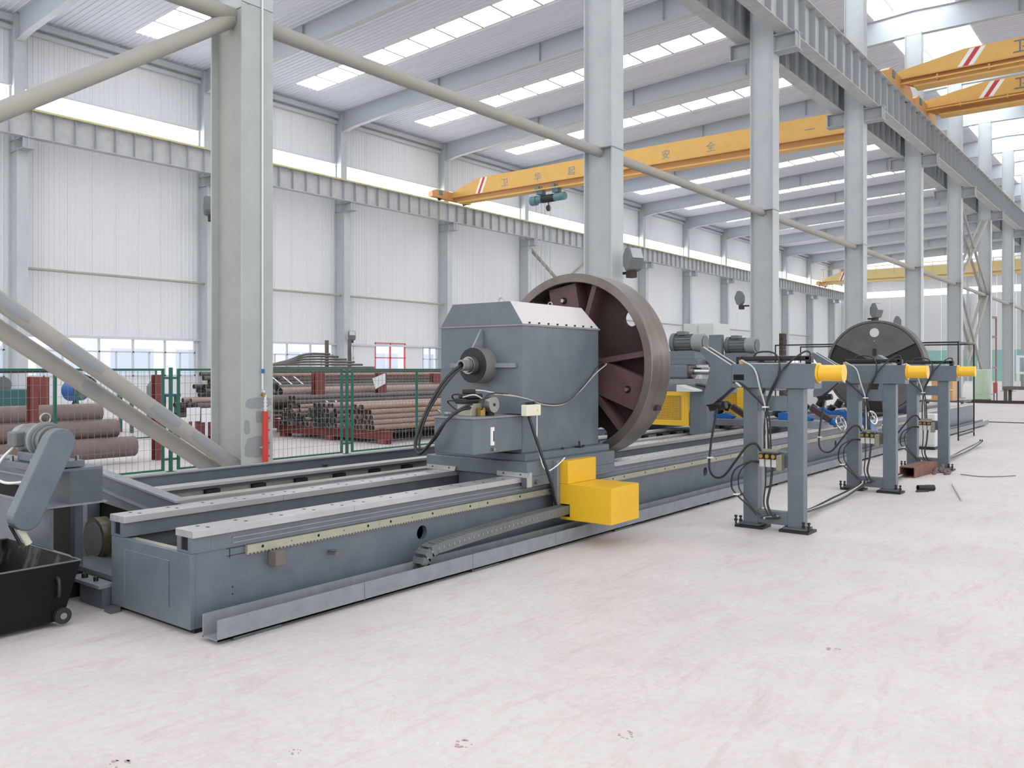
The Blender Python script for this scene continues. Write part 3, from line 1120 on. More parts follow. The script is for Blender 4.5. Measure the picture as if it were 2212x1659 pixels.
# ================================================================ HEADSTOCK
hs = thing('headstock', 'big grey headstock box with a chamfered lid and spindle nut', 'machine', (-4.62, 6.0, .49))
MB().box(-5.16, -4.06, 5.35, 6.66, .565, .68).build('saddle', 'paint', hs, bevel=.005)
MB().box(-4.12 + .002, -4.06, 5.35, 6.66, .485, .565).build('saddle_apron', 'paint', hs, bevel=.003)
MB().box(-4.83, -4.30, 5.4, 6.6, .42, .565).build('saddle_keel', 'paint', hs, bevel=.003)
MB().box(-5.12, -4.13, 5.42, 6.68, .68, .735).build('base_plate', 'paint', hs, bevel=.004)
MB().box(-5.1, -4.2, 5.47, 6.61, .735, 1.78).build('gear_box', 'paint', hs, bevel=.006)
MB().box(-5.11, -4.19, 5.46, 6.62, 1.772, 1.786).build('lid_seam', 'paint_light', hs)
MB().add([(-5.1, 5.47, 1.786), (-4.2, 5.47, 1.786), (-4.2, 6.61, 1.786), (-5.1, 6.61, 1.786), (-4.96, 5.47, 1.975), (-4.33, 5.47, 1.975), (-4.33, 6.52, 1.975), (-4.96, 6.52, 1.975)],
         [(3, 2, 1, 0), (4, 5, 6, 7), (0, 1, 5, 4), (1, 2, 6, 5), (2, 3, 7, 6), (3, 0, 4, 7)]).build('lid', 'hoodtop', hs, bevel=.003)
MB().add([(-4.196, 5.472, 1.788), (-4.196, 6.608, 1.788), (-4.328, 6.52, 1.977), (-4.328, 5.472, 1.977), (-4.2, 5.472, 1.784), (-4.2, 6.608, 1.784), (-4.332, 6.52, 1.973), (-4.332, 5.472, 1.973)], [(0, 1, 2, 3), (7, 6, 5, 4), (0, 4, 5, 1), (1, 5, 6, 2), (2, 6, 7, 3), (3, 7, 4, 0)]).build('lid_side_sheen', 'lid_sheen', hs, label='sloped lid side with its bright reflection painted pale')
for k in range(8):
    y = 5.56 + .132 * k
    MB().cyl((-4.205, y, 1.797), (-4.19, y, 1.80), .008, n=8).build('lid_bolt', 'black', hs, smooth=True)


def eye(x, y, z, r, parent, m='chrome', ax='y'):
    pts = []
    for i in range(13):
        t = 2 * math.pi * i / 12
        if ax == 'y':
            pts.append((x + r * math.cos(t), y, z + r + r * math.sin(t)))
        else:
            pts.append((x, y + r * math.cos(t), z + r + r * math.sin(t)))
    return MB().tube(pts, r * .22, 8).build('lifting_eye', m, parent, smooth=True)


eye(-4.62, 5.72, 1.975, .032, hs, 'cable_grey')
eye(-4.45, 6.2, 1.972, .022, hs, 'cable_grey')
for x, y in ((-4.97, 5.44), (-4.16, 5.66), (-4.16, 5.98), (-4.16, 6.3)):
    MB().cyl((x, y, .72), (x, y, .75), .014, n=8).build('base_bolt', 'black', hs, smooth=True)
MB().cyl((-4.15, 6.22, .735), (-4.15, 6.22, .79), .009, n=8).build('base_bolt', 'black', hs)
MB().box(-4.18, -4.12, 6.19, 6.25, .735, .745).build('base_bolt', 'black', hs)
for y in (5.46, 5.9):
    MB().cyl((-4.06, y, .52), (-4.035, y, .52), .018, n=10).build('side_plug', 'paint_dark', hs, smooth=True)
# spindle rear end
sx, sz = -4.62, 1.45
MB().cyl((sx, 5.47, sz), (sx, 5.34, sz), .15, n=36).build('spindle_nut', 'nut_steel', hs, smooth=True)
MB().cyl((sx, 5.341, sz), (sx, 5.335, sz), .147, n=36).build('nut_face', 'black', hs, smooth=True)
MB().cyl((sx, 5.335, sz), (sx, 5.28, sz), .072, n=28, ri=.05).build('lock_ring', 'steel', hs, smooth=True)
MB().cyl((sx, 5.28, sz), (sx, 5.275, sz), .06, n=28, ri=.045).build('lock_ring', 'black', hs, smooth=True)
MB().cyl((sx, 5.28, sz), (sx, 5.25, sz), .058, n=28, ri=.045).build('lock_ring', 'steel', hs, smooth=True)
MB().cyl((sx, 5.33, sz), (sx, 5.19, sz), .045, n=24, ri=.031).build('spindle_tube', 'nut_steel', hs, smooth=True)
MB().cyl((sx, 5.32, sz), (sx, 5.30, sz), .032, n=20).build('bore', 'hole', hs)
MB().box(sx + .15, sx + .36, 5.445, 5.47, sz - .018, sz + .018).build('rib_plate', 'paint_light', hs)
MB().box(sx - .35, sx - .15, 5.445, 5.47, sz - .018, sz + .018).build('rib_plate', 'paint_light', hs)
MB().add([(sx - .02, 5.47, sz + .14), (sx + .0, 5.47, sz + .14), (sx + .0, 5.34, sz + .14), (sx - .02, 5.34, sz + .14), (sx - .02, 5.47, sz + .3), (sx + .0, 5.47, sz + .3), (sx, 5.455, sz + .3), (sx - .02, 5.455, sz + .3)],
         [(0, 1, 2, 3), (7, 6, 5, 4), (0, 4, 5, 1), (1, 5, 6, 2), (2, 6, 7, 3), (3, 7, 4, 0)]).build('rib_plate', 'paint_light', hs)
# wipers
for xa, xb in ((-5.14, -4.82), (-4.36, -4.055)):
    MB().prism([(xa, .562), (xb, .562), (xb + .015, .60), (xa - .0, .60)], 'y', 5.335, 5.352).build('rail_wiper', 'ground_steel', hs)
    for x in (xa + .07, xb - .06):
        MB().cyl((x, 5.334, .585), (x, 5.33, .585), .006, n=8).build('wiper_screw', 'black', hs)
MB().box(-4.06, -4.052, 5.34, 5.4, .485, .6).build('rail_wiper', 'ground_steel', hs)

# hydraulic tank on the headstock
ht = thing('hydraulic_tank', 'grey hydraulic oil tank with a valve block mounted on the headstock', 'tank', (-4.4, 5.1, .77))
MB().box(-4.6, -4.2, 4.86, 5.465, .77, 1.04).build('tank_body', 'paint', ht, bevel=.004)
MB().box(-4.61, -4.19, 4.85, 5.465, 1.04, 1.052).build('tank_lid', 'paint_light', ht)
MB().box(-4.2, -4.19, 5.06, 5.10, .83, .97).build('level_gauge', 'cable_white', ht)
MB().box(-4.19, -4.187, 5.085, 5.095, .86, .94).build('gauge_glass', 'black', ht)
MB().cyl((-4.2, 5.08, .80), (-4.17, 5.08, .80), .012, n=10).build('drain_plug', 'steel', ht, smooth=True)
MB().cyl((-4.52, 4.93, 1.052), (-4.52, 4.93, 1.07), .03, n=16).build('filler_cap', 'paint_dark', ht, smooth=True)
MB().cyl((-4.52, 4.93, 1.07), (-4.52, 4.93, 1.085), .038, n=16).build('filler_cap', 'steel', ht, smooth=True)
MB().box(-4.47, -4.33, 4.98, 5.14, 1.052, 1.15).build('valve_block', 'rack_steel', ht, bevel=.006)
MB().box(-4.48, -4.36, 4.96, 5.16, 1.15, 1.19).build('solenoid', 'black', ht, bevel=.008)
MB().box(-4.46, -4.34, 4.98, 5.14, 1.19, 1.225).build('solenoid', 'black', ht, bevel=.008)
MB().box(-4.44, -4.36, 5.0, 5.08, 1.225, 1.26).build('solenoid', 'black', ht, bevel=.008)
MB().cyl((-4.3, 5.16, 1.14), (-4.24, 5.16, 1.14), .062, n=24).build('motor', 'steel', ht, smooth=True)
MB().cyl((-4.44, 5.16, 1.14), (-4.3, 5.16, 1.14), .055, n=24).build('motor', 'valve', ht, smooth=True)
MB().cyl((-4.24, 5.16, 1.14), (-4.235, 5.16, 1.14), .012, n=10).build('motor', 'black', ht, smooth=True)
MB().cyl((-4.35, 5.22, 1.052), (-4.35, 5.22, 1.12), .045, n=18).build('pump', 'black', ht, smooth=True)
MB().box(-4.32, -4.27, 5.04, 5.09, 1.05, 1.12).build('fitting', 'brass', ht, bevel=.006)
for p in ([(-4.47, 5.0, 1.17), (-4.54, 4.96, 1.17), (-4.56, 4.98, 1.15), (-4.5, 5.0, 1.1), (-4.47, 5.02, 1.08)],
          [(-4.45, 5.0, 1.22), (-4.5, 4.98, 1.22), (-4.54, 5.0, 1.2), (-4.52, 5.02, 1.16)],
          [(-4.4, 5.05, 1.25), (-4.34, 5.12, 1.25), (-4.25, 5.25, 1.22), (-4.22, 5.4, 1.2)],
          [(-4.3, 5.06, 1.1), (-4.25, 5.03, 1.12), (-4.25, 5.06, 1.2), (-4.24, 5.15, 1.23), (-4.22, 5.3, 1.22)],
          [(-4.4, 4.97, 1.2), (-4.3, 4.99, 1.22), (-4.28, 5.08, 1.18)],
          [(-4.36, 4.96, 1.17), (-4.26, 5.0, 1.18), (-4.24, 5.1, 1.2)]):
    MB().tube(curve(p), .006, 8).build('pipe_run', 'rubber' if random.random() < .5 else 'cable_grey', ht, smooth=True)
# hoses from the spindle bore to the tank
tag(MB().tube(curve([(sx, 5.3, sz), (sx - .01, 5.17, sz - .015), (sx - .06, 5.02, sz - .16), (sx - .11, 4.88, sz - .4), (sx - .11, 4.78, sz - .6), (sx - .03, 4.74, sz - .685), (sx + .08, 4.75, sz - .6), (sx + .2, 4.78, sz - .44), (sx + .26, 4.88, sz - .35), (sx + .28, 4.99, sz - .33)]), .013, 10).build('hydraulic_hose', 'rubber', None, smooth=True),
    'thick black hose looping from the headstock spindle down to the tank', 'hose')
tag(MB().tube(curve([(sx + .01, 5.3, sz - .01), (sx + .01, 5.17, sz - .03), (sx - .035, 5.02, sz - .18), (sx - .085, 4.88, sz - .4), (sx - .085, 4.8, sz - .6), (sx - .01, 4.76, sz - .65), (sx + .1, 4.78, sz - .57), (sx + .22, 4.8, sz - .41), (sx + .27, 4.9, sz - .33), (sx + .29, 5.0, sz - .3)]), .009, 10).build('hydraulic_hose', 'rubber', None, smooth=True),
    'thinner dark hose looping beside the thick one below the spindle', 'hose')
# junction box with cables
jb = thing('junction_box', 'beige junction box on the side of the headstock', 'electrical box', (-4.15, 5.4, 1.03))
MB().box(-4.36, -4.14, 5.39, 5.467, 1.06, 1.16).build('bracket', 'paint', jb)
MB().box(-4.139, -4.08, 5.37, 5.56, 1.045, 1.135).build('box_body', 'beige_box', jb, bevel=.006)
MB().prism([(5.5, 1.08), (5.52, 1.08), (5.51, 1.1)], 'x', -4.08, -4.079).build('warning_mark', 'yellow', jb)
MB().cyl((-4.11, 5.44, 1.02), (-4.11, 5.44, 1.05), .014, n=10).build('cable_gland', 'black', jb)
for k in range(4):
    MB().cyl((-4.11, 5.41 + .03 * k, 1.135), (-4.11, 5.41 + .03 * k, 1.155), .012, n=8).build('cable_gland', 'black', jb)
tag(MB().tube(curve([(-4.11, 5.44, 1.03), (-4.08, 5.47, .9), (-4.04, 5.5, .75), (-4.01, 5.55, .6), (-4.0, 5.6, .47), (-4.02, 5.66, .36), (-4.03, 5.7, .3)]), .013, 10).build('power_cable', 'rubber', None, smooth=True),
    'black ribbed cable hanging from the beige junction box to the cable chain', 'cable')
tag(MB().tube(curve([(-4.1, 5.53, 1.05), (-4.1, 5.53, .92), (-4.08, 5.5, .82), (-4.05, 5.5, .74), (-4.03, 5.52, .64), (-4.02, 5.58, .6), (-4.0, 5.68, .64), (-4.0, 5.78, .69)]), .005, 8).build('signal_cable', 'cable_white', None, smooth=True),
    'thin white cable drooping from the junction box past the yellow cover', 'cable')
tag(MB().tube(curve([(-4.28, 5.2, 1.22), (-4.18, 5.3, 1.21), (-4.17, 5.42, 1.19), (-4.16, 5.52, 1.17), (-4.17, 5.75, 1.12), (-4.17, 6.0, 1.12), (-4.17, 6.25, 1.22), (-4.16, 6.5, 1.38), (-4.15, 6.66, 1.46), (-4.2, 6.72, 1.47)], 8), .0045, 8).build('sensor_cable', 'cable_grey', None, smooth=True),
    'pale cable sagging along the headstock side up to the wheel', 'cable')
tag(MB().tube(curve([(-4.16, 5.55, 1.16), (-4.17, 5.8, 1.125), (-4.16, 6.05, 1.14), (-4.16, 6.3, 1.27), (-4.16, 6.5, 1.42), (-4.16, 6.6, 1.48), (-4.22, 6.66, 1.48)], 8), .004, 8).build('sensor_cable', 'rubber', None, smooth=True),
    'darker cable sagging just above the pale one on the headstock side', 'cable')

# yellow drive cover
yc_ = thing('drive_cover', 'bright yellow sheet metal drive cover on the side of the saddle', 'cover', (-3.9, 5.9, .17))
MB().prism([(-4.02, .19), (-3.53, .19), (-3.53, .48), (-4.02, .48), (-4.02, .316), (-3.925, .316), (-3.925, .213), (-4.02, .213)], 'y', 5.74, 6.175).build('cover_box', 'yellow', yc_, bevel=.003)
MB().box(-4.02, -3.94, 5.74, 6.16, .481, .67).build('upright', 'yellow', yc_, bevel=.003)
MB().box(-4.059, -4.021, 5.7, 6.12, .2, .67).build('back_plate', 'paint_light', yc_)
MB().box(-4.02, -3.93, 5.78, 5.79, .215, .314).build('opening', 'hole', yc_)
for y, z in ((5.76, .68), (5.76, .19)):
    MB().box(-4.01, -4.0, 5.736, 5.74, z - .02, z - .01).build('screw', 'rust_brown', yc_)

# cable chain in the trough
cc = thing('cable_chain', 'dark energy cable chain folded over in the front trough', 'cable chain', (-3.98, 4.8, .03))
pts = []
R_ = .085
cy0 = 4.13
path = [(5.84, .275), (5.5, .27), (5.1, .26), (4.7, .245), (4.4, .228)]
for i in range(7):
    t = math.pi / 2 + math.pi * i / 6
    path.append((cy0 + .06 + .12 * math.cos(t), .12 + .095 * math.sin(t)))
full = []
for (a, b), (c_, d_) in zip(path, path[1:]):
    L = math.hypot(c_ - a, d_ - b)
    n = max(1, round(L / .05))
    for i in range(n):
        full.append((a + (c_ - a) * i / n, b + (d_ - b) * i / n))
full.append(path[-1])
for k, ((a, b), (c_, d_)) in enumerate(zip(full, full[1:])):
    lk = MB()
    for xx in (-4.02, -3.935):
        lk.bar((xx, a, b), (xx, c_, d_), .012, .07, up=(0, 0, 1) if abs(c_ - a) > abs(d_ - b) * .3 else (0, 1, 0))
    L = Vector((0, c_ - a, d_ - b)).normalized()
    nrm = Vector((0, L.z, -L.y)) if True else None
    if (k % 1) == 0:
        nz = Vector((0, -L.z, L.y)) * .026
        if L.y < 0:
            nz = -nz
        lk.bar((-3.978, a + nz.y + (c_ - a) * .08, b + nz.z + (d_ - b) * .08), (-3.978, a + nz.y + (c_ - a) * .92, b + nz.z + (d_ - b) * .92), .085, .004, up=tuple(nz))
    o = lk.build('chain_link', 'motor_grey', cc)
    MB().cyl((-3.93, a, b), (-3.926, a, b), .009, n=8).build('link_pin', 'steel', o)

# ================================================================ BIG WHEEL (face plate)
def ringmesh(y0, y1, ro, ri, n=96, cx=-4.62, cz=1.45):
    return MB().cyl((cx, y0, cz), (cx, y1, cz), ro, n=n, ri=ri)


wh = thing('ribbed_chuck', 'huge rusty brown steel wheel with radial ribs on the headstock', 'wheel', (-4.62, 6.93, .57))
CX, CZ, R = -4.62, 1.45, .885
ringmesh(6.77, 7.12, R, R - .085).build('rim', 'rim_steel', wh, smooth=True, bevel=.006)
disc = MB().cyl((0, 7.0, 0), (0, 7.04, 0), R - .08, n=72)
disc.v = [(p[0] + CX, p[1], p[2] + CZ) for p in disc.v]
dobj = disc.build('back_disc', 'rust_dark', wh)
tmp = []
for ang in (40, 160, -74):
    a = math.radians(ang)
    cb = MB().cyl((CX + .7 * math.cos(a), 6.9, CZ + .7 * math.sin(a)), (CX + .7 * math.cos(a), 7.2, CZ + .7 * math.sin(a)), .08, n=24).build('cutter', 'hole', wh)
    tmp.append(cb)
    md = dobj.modifiers.new('b', 'BOOLEAN')
    md.object = cb
    md.solver = 'EXACT'
bpy.context.view_layer.update()
dg = bpy.context.evaluated_depsgraph_get()
me = bpy.data.meshes.new_from_object(dobj.evaluated_get(dg))
dobj.modifiers.clear()
dobj.data = me
for t_ in tmp:
    bpy.data.objects.remove(t_)
for ang in (72, 128, 8, -48, 192, 248):
    a = math.radians(ang)
    ca, sa = math.cos(a), math.sin(a)
    MB().bar((CX + .2 * ca, 6.905, CZ + .2 * sa), (CX + .802 * ca, 6.905, CZ + .802 * sa), .188, .05, up=(-sa, 0, ca)).build('rib', 'rust_brown', wh)
for ang in (100, -20, 220):     # radial jaw guides: a hollow box with a bolt
    a = math.radians(ang)
    ca, sa = math.cos(a), math.sin(a)
    for s_ in (-1, 1):
        o_x, o_z = -sa * .145 * s_, ca * .145 * s_
        MB().bar((CX + .22 * ca + o_x, 6.92, CZ + .22 * sa + o_z), (CX + .785 * ca + o_x, 6.92, CZ + .785 * sa + o_z), .158, .03, up=(-sa, 0, ca)).build('guide_wall', 'rust_brown', wh)
    MB().bar((CX + .22 * ca, 6.832, CZ + .22 * sa), (CX + .782 * ca, 6.832, CZ + .782 * sa), .016, .318, up=(-sa, 0, ca)).build('guide_cover', 'rust_brown', wh)
    p = (CX + .64 * ca, CZ + .64 * sa)
    MB().cyl((p[0], 6.824, p[1]), (p[0], 6.822, p[1]), .035, n=16).build('bolt_recess', 'hole', wh)
    MB().cyl((p[0], 6.822, p[1]), (p[0], 6.79, p[1]), .018, n=12).build('bolt', 'steel', wh, smooth=True)
MB().cyl((CX, 6.72, CZ), (CX, 7.0, CZ), .26, n=40).build('hub', 'rust_dark', wh, smooth=True)
MB().cyl((CX, 6.62, CZ), (CX, 6.78, CZ), .2, n=32).build('hub_flange', 'rust_dark', wh, smooth=True)
a = math.radians(-25)
MB().box(CX + R * math.cos(a) - .03, CX + R * math.cos(a) + .015, 6.98, 7.06, CZ + R * math.sin(a) - .04, CZ + R * math.sin(a) + .0).build('balance_lug', 'rust_dark', wh)

# far face plate at the tailstock
fp = thing('round_chuck', 'dark round face plate with a bright hole near the far end of the bed', 'wheel', (-4.62, 17.1, .57))
MB().cyl((CX, 17.05, CZ), (CX, 17.35, CZ), R, n=72).build('plate', 'black', fp, smooth=True)
ringmesh(17.0, 17.36, R + .01, R - .03).build('rim', 'faceplate_grey', fp, smooth=True)
for k, (a0, a1) in enumerate(((32, 148), (172, 260), (280, 368))):
    pl = []
    am = math.radians((a0 + a1) / 2)
    pl.append((CX + .1 * math.cos(am), CZ + .1 * math.sin(am)))
    for i in range(15):
        a = math.radians(a0 + (a1 - a0) * i / 14)
        pl.append((CX + (R - .04) * math.cos(a), CZ + (R - .04) * math.sin(a)))
    s_ = MB().prism(pl, 'y', 17.0, 17.05).build('sector_plate', 'faceplate_grey', fp)
MB().cyl((CX - .0, 17.0, CZ + .66), (CX, 16.995, CZ + .66), .085, n=24).build('porthole', 'pale_cabinet', fp)
MB().cyl((CX, 16.99, CZ + .5), (CX, 17.0, CZ + .5), .012, n=10).build('bolt', 'steel', fp)
MB().box(CX - .03, CX + .03, 16.985, 17.0, CZ + .22, CZ + .36).build('slot', 'black', fp)
MB().box(CX - .3, CX + .3, 17.36, 17.6, CZ - .3, CZ + .3).build('spindle_head', 'paint', fp)
ts = thing('tailstock', 'grey tailstock block behind the far round plate', 'machine', (-4.62, 18.2, .56))
MB().box(-5.1, -4.15, 17.6, 19.0, .56, .74).build('saddle', 'paint', ts, bevel=.01)
MB().box(-5.0, -4.25, 17.65, 18.9, .74, 1.7).build('gear_box', 'paint', ts, bevel=.02)
MB().prism([(-5.0, 1.7), (-4.25, 1.7), (-4.4, 1.9), (-4.85, 1.9)], 'y', 17.65, 18.9).build('lid', 'paint_light', ts)


# ================================================================ ROLLER STANDS
def stand(y, idx):
    lab = ['nearest grey portal stand on the floor with a yellow end cap and hoses', 'middle grey portal stand with a yellow end cap', 'farthest grey portal stand with a yellow end cap'][idx]
    st = thing('roller_stand', lab, 'machine', (-2.85, y, 0), 'grey portal stands right of the bed')
    M = 'paint_stand'
    for xa, xb in ((-3.12, -2.985), (-2.715, -2.575)):
        MB().box(xa, xb, y, y + .1, .04, 1.25).build('post', M, st, bevel=.004)
        MB().box(xa - .03, xb + .03, y - .03, y + .14, .025, .045).build('foot_plate', 'paint_dark', st)
        MB().box(xa - .06, xb + .06, y - .05, y + .16, .0, .022).build('foot_plate', 'black', st)
        xo = xa - .04 if xa < -3 else xb + .03
        for dx in (-.025, .02):
            MB().cyl((xo + dx, y - .01, .02), (xo + dx, y - .01, .1), .009, n=8).build('anchor_bolt', 'black', st)
            MB().cyl((xo + dx, y - .01, .05), (xo + dx, y - .01, .066), .017, n=6).build('nut', 'black', st)
            MB().cyl((xo + dx, y - .01, .085), (xo + dx, y - .01, .098), .015, n=6).build('nut', 'black', st)
    MB().box(-2.985, -2.715, y + .005, y + .095, .05, .165).build('crossbar', M, st, bevel=.003)
    MB().box(-2.985, -2.715, y + .005, y + .095, 1.05, 1.18).build('crossbar', M, st, bevel=.003)
    MB().box(-3.11, -3.0, y + .1, y + .2, .165, 1.05).build('cable_duct', 'paint_light', st)
    MB().box(-2.8, -2.715, y + .02, y + .09, .56, .69).build('bracket', M, st, bevel=.003)
    # top beam and its slide
    MB().box(-3.22, -2.47, y - .03, y + .16, 1.25, 1.465).build('top_beam', M, st, bevel=.004)
    MB().box(-3.2, -3.1, y - .031, y - .029, 1.32, 1.37).build('recess', 'hole', st)
    MB().box(-3.22, -2.5, y + .03, y + .1, 1.465, 1.475).build('slide_way', 'ground_steel', st)
    MB().box(-3.15, -2.53, y + .03, y + .09, 1.492, 1.535).build('hydraulic_cylinder', 'black', st, bevel=.01)
    MB().box(-3.2, -3.15, y + .03, y + .1, 1.465, 1.53).build('cylinder_mount', 'black', st)
    MB().box(-2.57, -2.52, y + .03, y + .1, 1.465, 1.53).build('cylinder_mount', 'black', st)
    MB().box(-3.16, -3.12, y, y + .04, 1.465, 1.5).build('fitting', 'carton', st)
    # yellow end cap
    MB().cyl((-2.47, y + .06, 1.385), (-2.455, y + .06, 1.385), .088, n=28).build('cap_flange', 'yellow_cap', st, smooth=True)
    MB().cyl((-2.455, y + .06, 1.385), (-2.255, y + .06, 1.385), .07, n=28).build('end_cap', 'yellow_cap', st, smooth=True, bevel=.004)
    MB().cyl((-2.258, y + .06, 1.385), (-2.25, y + .06, 1.385), .074, n=28).build('end_cap', 'yellow_cap', st, smooth=True)
    # V cradle arms towards the bed
    for yy in (y - .03, y + .1):
        MB().prism([(-3.22, 1.26), (-3.22, 1.45), (-3.5, 1.62), (-3.535, 1.60), (-3.43, 1.45), (-3.43, 1.4), (-3.5, 1.15), (-3.5, 1.08), (-3.4, 1.1)], 'y', yy, yy + .03).build('cradle_arm', M, st)
    for yy in (y - .015, y + .115):
        MB().bar((-3.5, yy, 1.623), (-3.22, yy, 1.453), .028, .006).build('cradle_edge', 'cable_grey', st)  # thin pale strip along the top edge of each arm
    MB().box(-3.48, -3.32, y - .02, y + .11, 1.07, 1.12).build('roller_bearing', 'black', st, bevel=.02)
    MB().cyl((-3.46, y + .04, 1.06), (-3.3, y + .04, 1.09), .035, n=14).build('roller_bearing', 'black', st, smooth=True)
    # valve block with solenoids
    for k in range(3):
        x = -2.94 + .055 * k
        MB().box(x, x + .045, y - .09, y - .01, .63, .68).build('solenoid', 'black', st, bevel=.005)
        MB().cyl((x + .022, y - .1, .655), (x + .022, y - .09, .655), .018, n=10).build('solenoid_cap', 'brass', st, smooth=True)
        MB().box(x + .002, x + .044, y - .08, y - .01, .56, .63).build('valve', 'cable_grey', st, bevel=.004)
    MB().box(-2.79, -2.74, y - .08, y, .53, .67).build('valve', 'valve', st, bevel=.006)
    MB().box(-2.94, -2.78, y - .07, y, .69, .72).build('manifold', 'valve', st, bevel=.005)
    # hoses
    hz = [
        ([(-2.88, y - .06, .72), (-2.88, y - .06, .9), (-2.89, y - .06, 1.08), (-2.94, y - .06, 1.25), (-3.0, y - .04, 1.42), (-3.13, y - .02, 1.5)], 'cable_grey', .008),
        ([(-2.86, y - .06, .72), (-2.87, y - .06, .9), (-2.88, y - .06, 1.1), (-2.79, y - .05, 1.32), (-2.78, y - .02, 1.48), (-2.86, y + .04, 1.565), (-3.0, y + .06, 1.57), (-3.05, y + .06, 1.53)], 'rubber', .008),
        ([(-2.84, y - .06, .72), (-2.85, y - .06, .95), (-2.87, y - .06, 1.15), (-2.76, y - .06, 1.38), (-2.66, y - .02, 1.5), (-2.58, y + .04, 1.57), (-2.54, y + .06, 1.56), (-2.54, y + .06, 1.52)], 'rubber', .008),
        ([(-2.9, y - .06, .72), (-2.9, y - .06, .9), (-2.9, y - .05, 1.07), (-3.02, y - .05, 1.2), (-3.13, y - .03, 1.29), (-3.2, y - .04, 1.3)], 'rubber', .008),
        ([(-2.93, y - .07, .7), (-2.96, y - .1, .76), (-3.03, y - .12, .74), (-3.14, y - .12, .6), (-3.25, y - .12, .46), (-3.35, y - .1, .44), (-3.42, y - .06, .52), (-3.42, y - .02, .75), (-3.38, y + .02, 1.06)], 'rubber', .011),
        ([(-2.94, y - .05, .6), (-3.02, y - .1, .6), (-3.14, y - .14, .52), (-3.17, y - .14, .38), (-3.13, y - .12, .3), (-3.02, y - .1, .2), (-2.96, y - .08, .13)], 'rubber', .008),
        ([(-2.94, y - .04, .59), (-3.03, y - .07, .59), (-3.11, y - .1, .5), (-3.12, y - .1, .38), (-3.08, y - .1, .3), (-2.98, y - .09, .18), (-2.92, y - .08, .13)], 'rubber', .006),
        ([(-2.83, y - .05, .56), (-2.84, y - .07, .4), (-2.86, y - .09, .25), (-2.82, y - .09, .15), (-2.78, y - .08, .13)], 'rubber', .011),
        ([(-2.89, y - .05, .56), (-2.89, y - .06, .4), (-2.9, y - .07, .24), (-2.86, y - .07, .13)], 'rubber', .007),
    ]
    for p, m_, r_ in hz:
        MB().tube(curve(p, 6), r_, 8).build('hose', m_, st, smooth=True)
    MB().cyl((-3.18, y - .03, 1.3), (-3.12, y - .05, 1.26), .012, n=8).build('hose_fitting', 'cable_grey', st)
    for p in ((-2.89, y - .075, 1.08), (-3.13, y - .14, .3), (-3.42, y - .06, .6)):
        MB().box(p[0] - .02, p[0] + .025, p[1] - .01, p[1] + .04, p[2], p[2] + .012).build('cable_tie', 'cable_white', st)
    return st


for i, y in enumerate((7.33, 10.33, 13.1)):
    stand(y, i)
# hose bundles along the floor between the stands
for i, (ya, yb) in enumerate(((7.25, 10.2), (10.3, 13.0), (13.1, 17.5))):
    for k in range(3):
        xo = -2.92 + .02 * k
        p = [(xo, ya, .11), (xo + .12, ya + .2, .13 - .01 * k), (xo + .05, ya + (yb - ya) * .35, .05), (xo - .05 + .03 * k, ya + (yb - ya) * .7, .03), (xo, yb - .1, .09), (xo, yb, .13)]
        tag(MB().tube(curve(p, 6), .01, 8).build('floor_hose', ('rubber', 'cable_grey', 'rubber')[k], None, smooth=True),
            f'{("dark left", "pale middle", "dark right")[k]} hose of the bundle on the floor beyond the {("nearest", "middle", "farthest")[i]} stand', 'hose', 'hoses on the floor between the stands')


